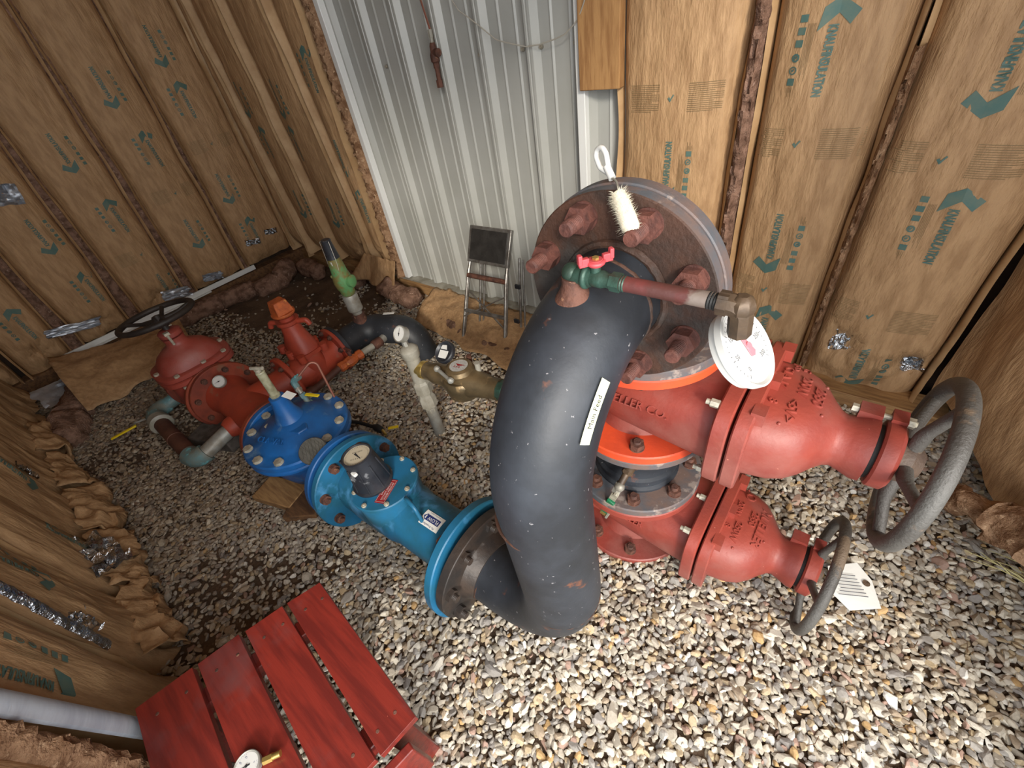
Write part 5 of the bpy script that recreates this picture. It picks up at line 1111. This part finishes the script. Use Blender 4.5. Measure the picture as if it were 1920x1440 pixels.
for x_, y_ in ((-.705, -.05), (-.79, -.34), (-.425, -.075), (-.465, -.37)):
    link('leg', B().box((x_, y_, .115), (.045, .045, .27)), redwood, t, bevel=.003)
link('side_panel', B().box((-.375, -.14, .19), (.018, .14, .15), (V((.98, -.17, 0)), V((.17, .98, 0)), V((0, 0, 1)))), redwood, t, bevel=.003)
tag(link('wooden_board', B().box((-.335, -.155, .155), (.05, .16, .03), (V((.75, .66, 0)), V((-.66, .75, 0)), V((0, 0, 1)))).box((-.335, -.20, .075), (.04, .04, .16)), redwood, bevel=.004), 'end of a second red wooden piece beside the table, at the bottom edge', 'board')
gauge('pressure_gauge', 'loose gauge with a brass stem lying on the red table', (-.566, -.266, .3165), (.0, .0, 1), .0235, (.3, -.9, 0), galv, dialw, stem=((-.549, -.244, .314), (-.533, -.219, .314), .0055), needle=.8, deep=.55, num_ink=labnavy)

# ------------------------------------------------------------------ wall hung items
t = thing('hanging_fitting', 'rusty red pipe fitting hanging from twisted wire against the white siding', 'fitting', (-1.64, 1.575, 1.14))
FH = V((-1.628, 1.575, 1.165))
link('wire', B().tube([(-1.70, 1.60, 1.60), (-1.67, 1.59, 1.38), FH + V((0, 0, .07))], .0028, 8).tube([(-1.69, 1.595, 1.60), (-1.663, 1.585, 1.38), FH + V((.004, 0, .07))], .0028, 8), copper, t)
link('connector', B().hexp(FH + V((0, 0, .07)), FH + V((0, 0, .045)), .010).cyl(FH + V((0, 0, .046)), FH + V((-.002, 0, .025)), .008, n=14), whitep, t)
link('valve_body', B().lathe(FH + V((-.001, 0, .028)), (-.04, 0, -1), [(0, .010), (.012, .014), (.03, .014), (.04, .019), (.062, .019), (.068, .013), (.085, .013)], 10).cyl(FH + V((.0, -.0, -.005)), FH + V((.028, -.004, -.007)), .015, n=14), rust, t)
link('tail_pipe', B().cyl(FH + V((-.004, 0, -.05)), FH + V((-.006, 0, -.100)), .0095, n=14).hexp(FH + V((-.006, 0, -.098)), FH + V((-.007, 0, -.125)), .014), rust, t)
wpts = [(-1.53, 1.60, 1.40), (-1.49, 1.585, 1.306), (-1.459, 1.58, 1.272), (-1.42, 1.58, 1.250), (-1.366, 1.58, 1.216), (-1.298, 1.58, 1.171), (-1.25, 1.58, 1.158), (-1.168, 1.585, 1.139), (-1.109, 1.585, 1.140), (-1.05, 1.58, 1.148), (-.998, 1.575, 1.158), (-.935, 1.56, 1.192), (-.895, 1.54, 1.24), (-.87, 1.53, 1.34)]
tag(link('wire', B().tube(fillet(wpts, .05, 3), .0021, 8), wire_m), 'thin pale wire sagging across the top of the white siding', 'wire')

# ------------------------------------------------------------------ small things on the right
o_ = V((.262, .823, .012)); b = B()
pg = [V((.198, .845, .016)), V((.255, .892, .018)), V((.292, .862, .014)), V((.320, .800, .010)), V((.262, .756, .008)), V((.218, .778, .012))]
b.slab(pg, (0, 0, .001), 0)
xd2 = V((-.83, .52, 0)).normalized() * -1; yd2 = V((.52, .83, 0)).normalized() * -1
for k in range(7):
    p = V((.262, .795, .0135)) + V((-.35, .9, 0)).normalized() * (k * .0085); b.poly([p + V((.85, .42, 0)) * (-.034 + .004 * (k % 3)) , p + V((.85, .42, 0)) * (.034 - .003 * k), p + V((.85, .42, 0)) * (.034 - .003 * k) + V((-.0007, .0018, 0)), p + V((.85, .42, 0)) * (-.034 + .004 * (k % 3)) + V((-.0007, .0018, 0))], 1)
    b.v[-4:] = [(v_[0], v_[1], .0145 + (v_[1] - .756) * .06) for v_ in b.v[-4:]]
for k in range(12):
    a = 2 * PI * k / 12
b.cyl((.282, .845, .0165), (.282, .845, .0185), .008, n=16, mi=2)
tag(link('paper_tag', b, [paper, inkgrey, soil], smooth=False), 'white printed paper tag lying on the gravel behind the smaller handwheel', 'tag')
b = B(); random.seed(9)
for k in range(9):
    p0 = V((.60 + random.uniform(-.02, .03), 1.02 + random.uniform(-.05, .04), .055)); d = V((-.11 - random.random() * .05, random.uniform(-.03, .04), random.uniform(.0, .05)))
    b.tube([p0, p0 + d * .5 + V((0, 0, .012)), p0 + d], [.0016, .0013, .0004], 5)
    if k % 2: b.tube([p0 + d * .6, p0 + d * .75 + V((-.01, .012, .006))], [.0022, .0006], 5)
tag(link('grass_blades', b, straw), 'dry pale grass stems poking in at the right edge', 'grass', kind='stuff')
b = B(); random.seed(12)
for k in range(60):
    x_, y_ = random.uniform(-.5, .55), random.uniform(-.1, 1.2); 
    if x_ < -.1 and y_ < .95: continue
    a = random.uniform(0, PI); l_ = random.uniform(.02, .06); z_0 = gz(x_, y_) + .012
    b.tube([(x_, y_, z_0), (x_ + l_ * .5 * math.cos(a), y_ + l_ * .5 * math.sin(a), z_0 + .003), (x_ + l_ * math.cos(a + .3), y_ + l_ * math.sin(a + .3), z_0)], .0007, 4)
tag(link('twigs', b, wood_d), 'thin dry twigs and straws scattered over the gravel', 'twigs', kind='stuff')

branch.location = (-.296, .454, .942); branch.scale = (1.12, 1.12, 1.12)
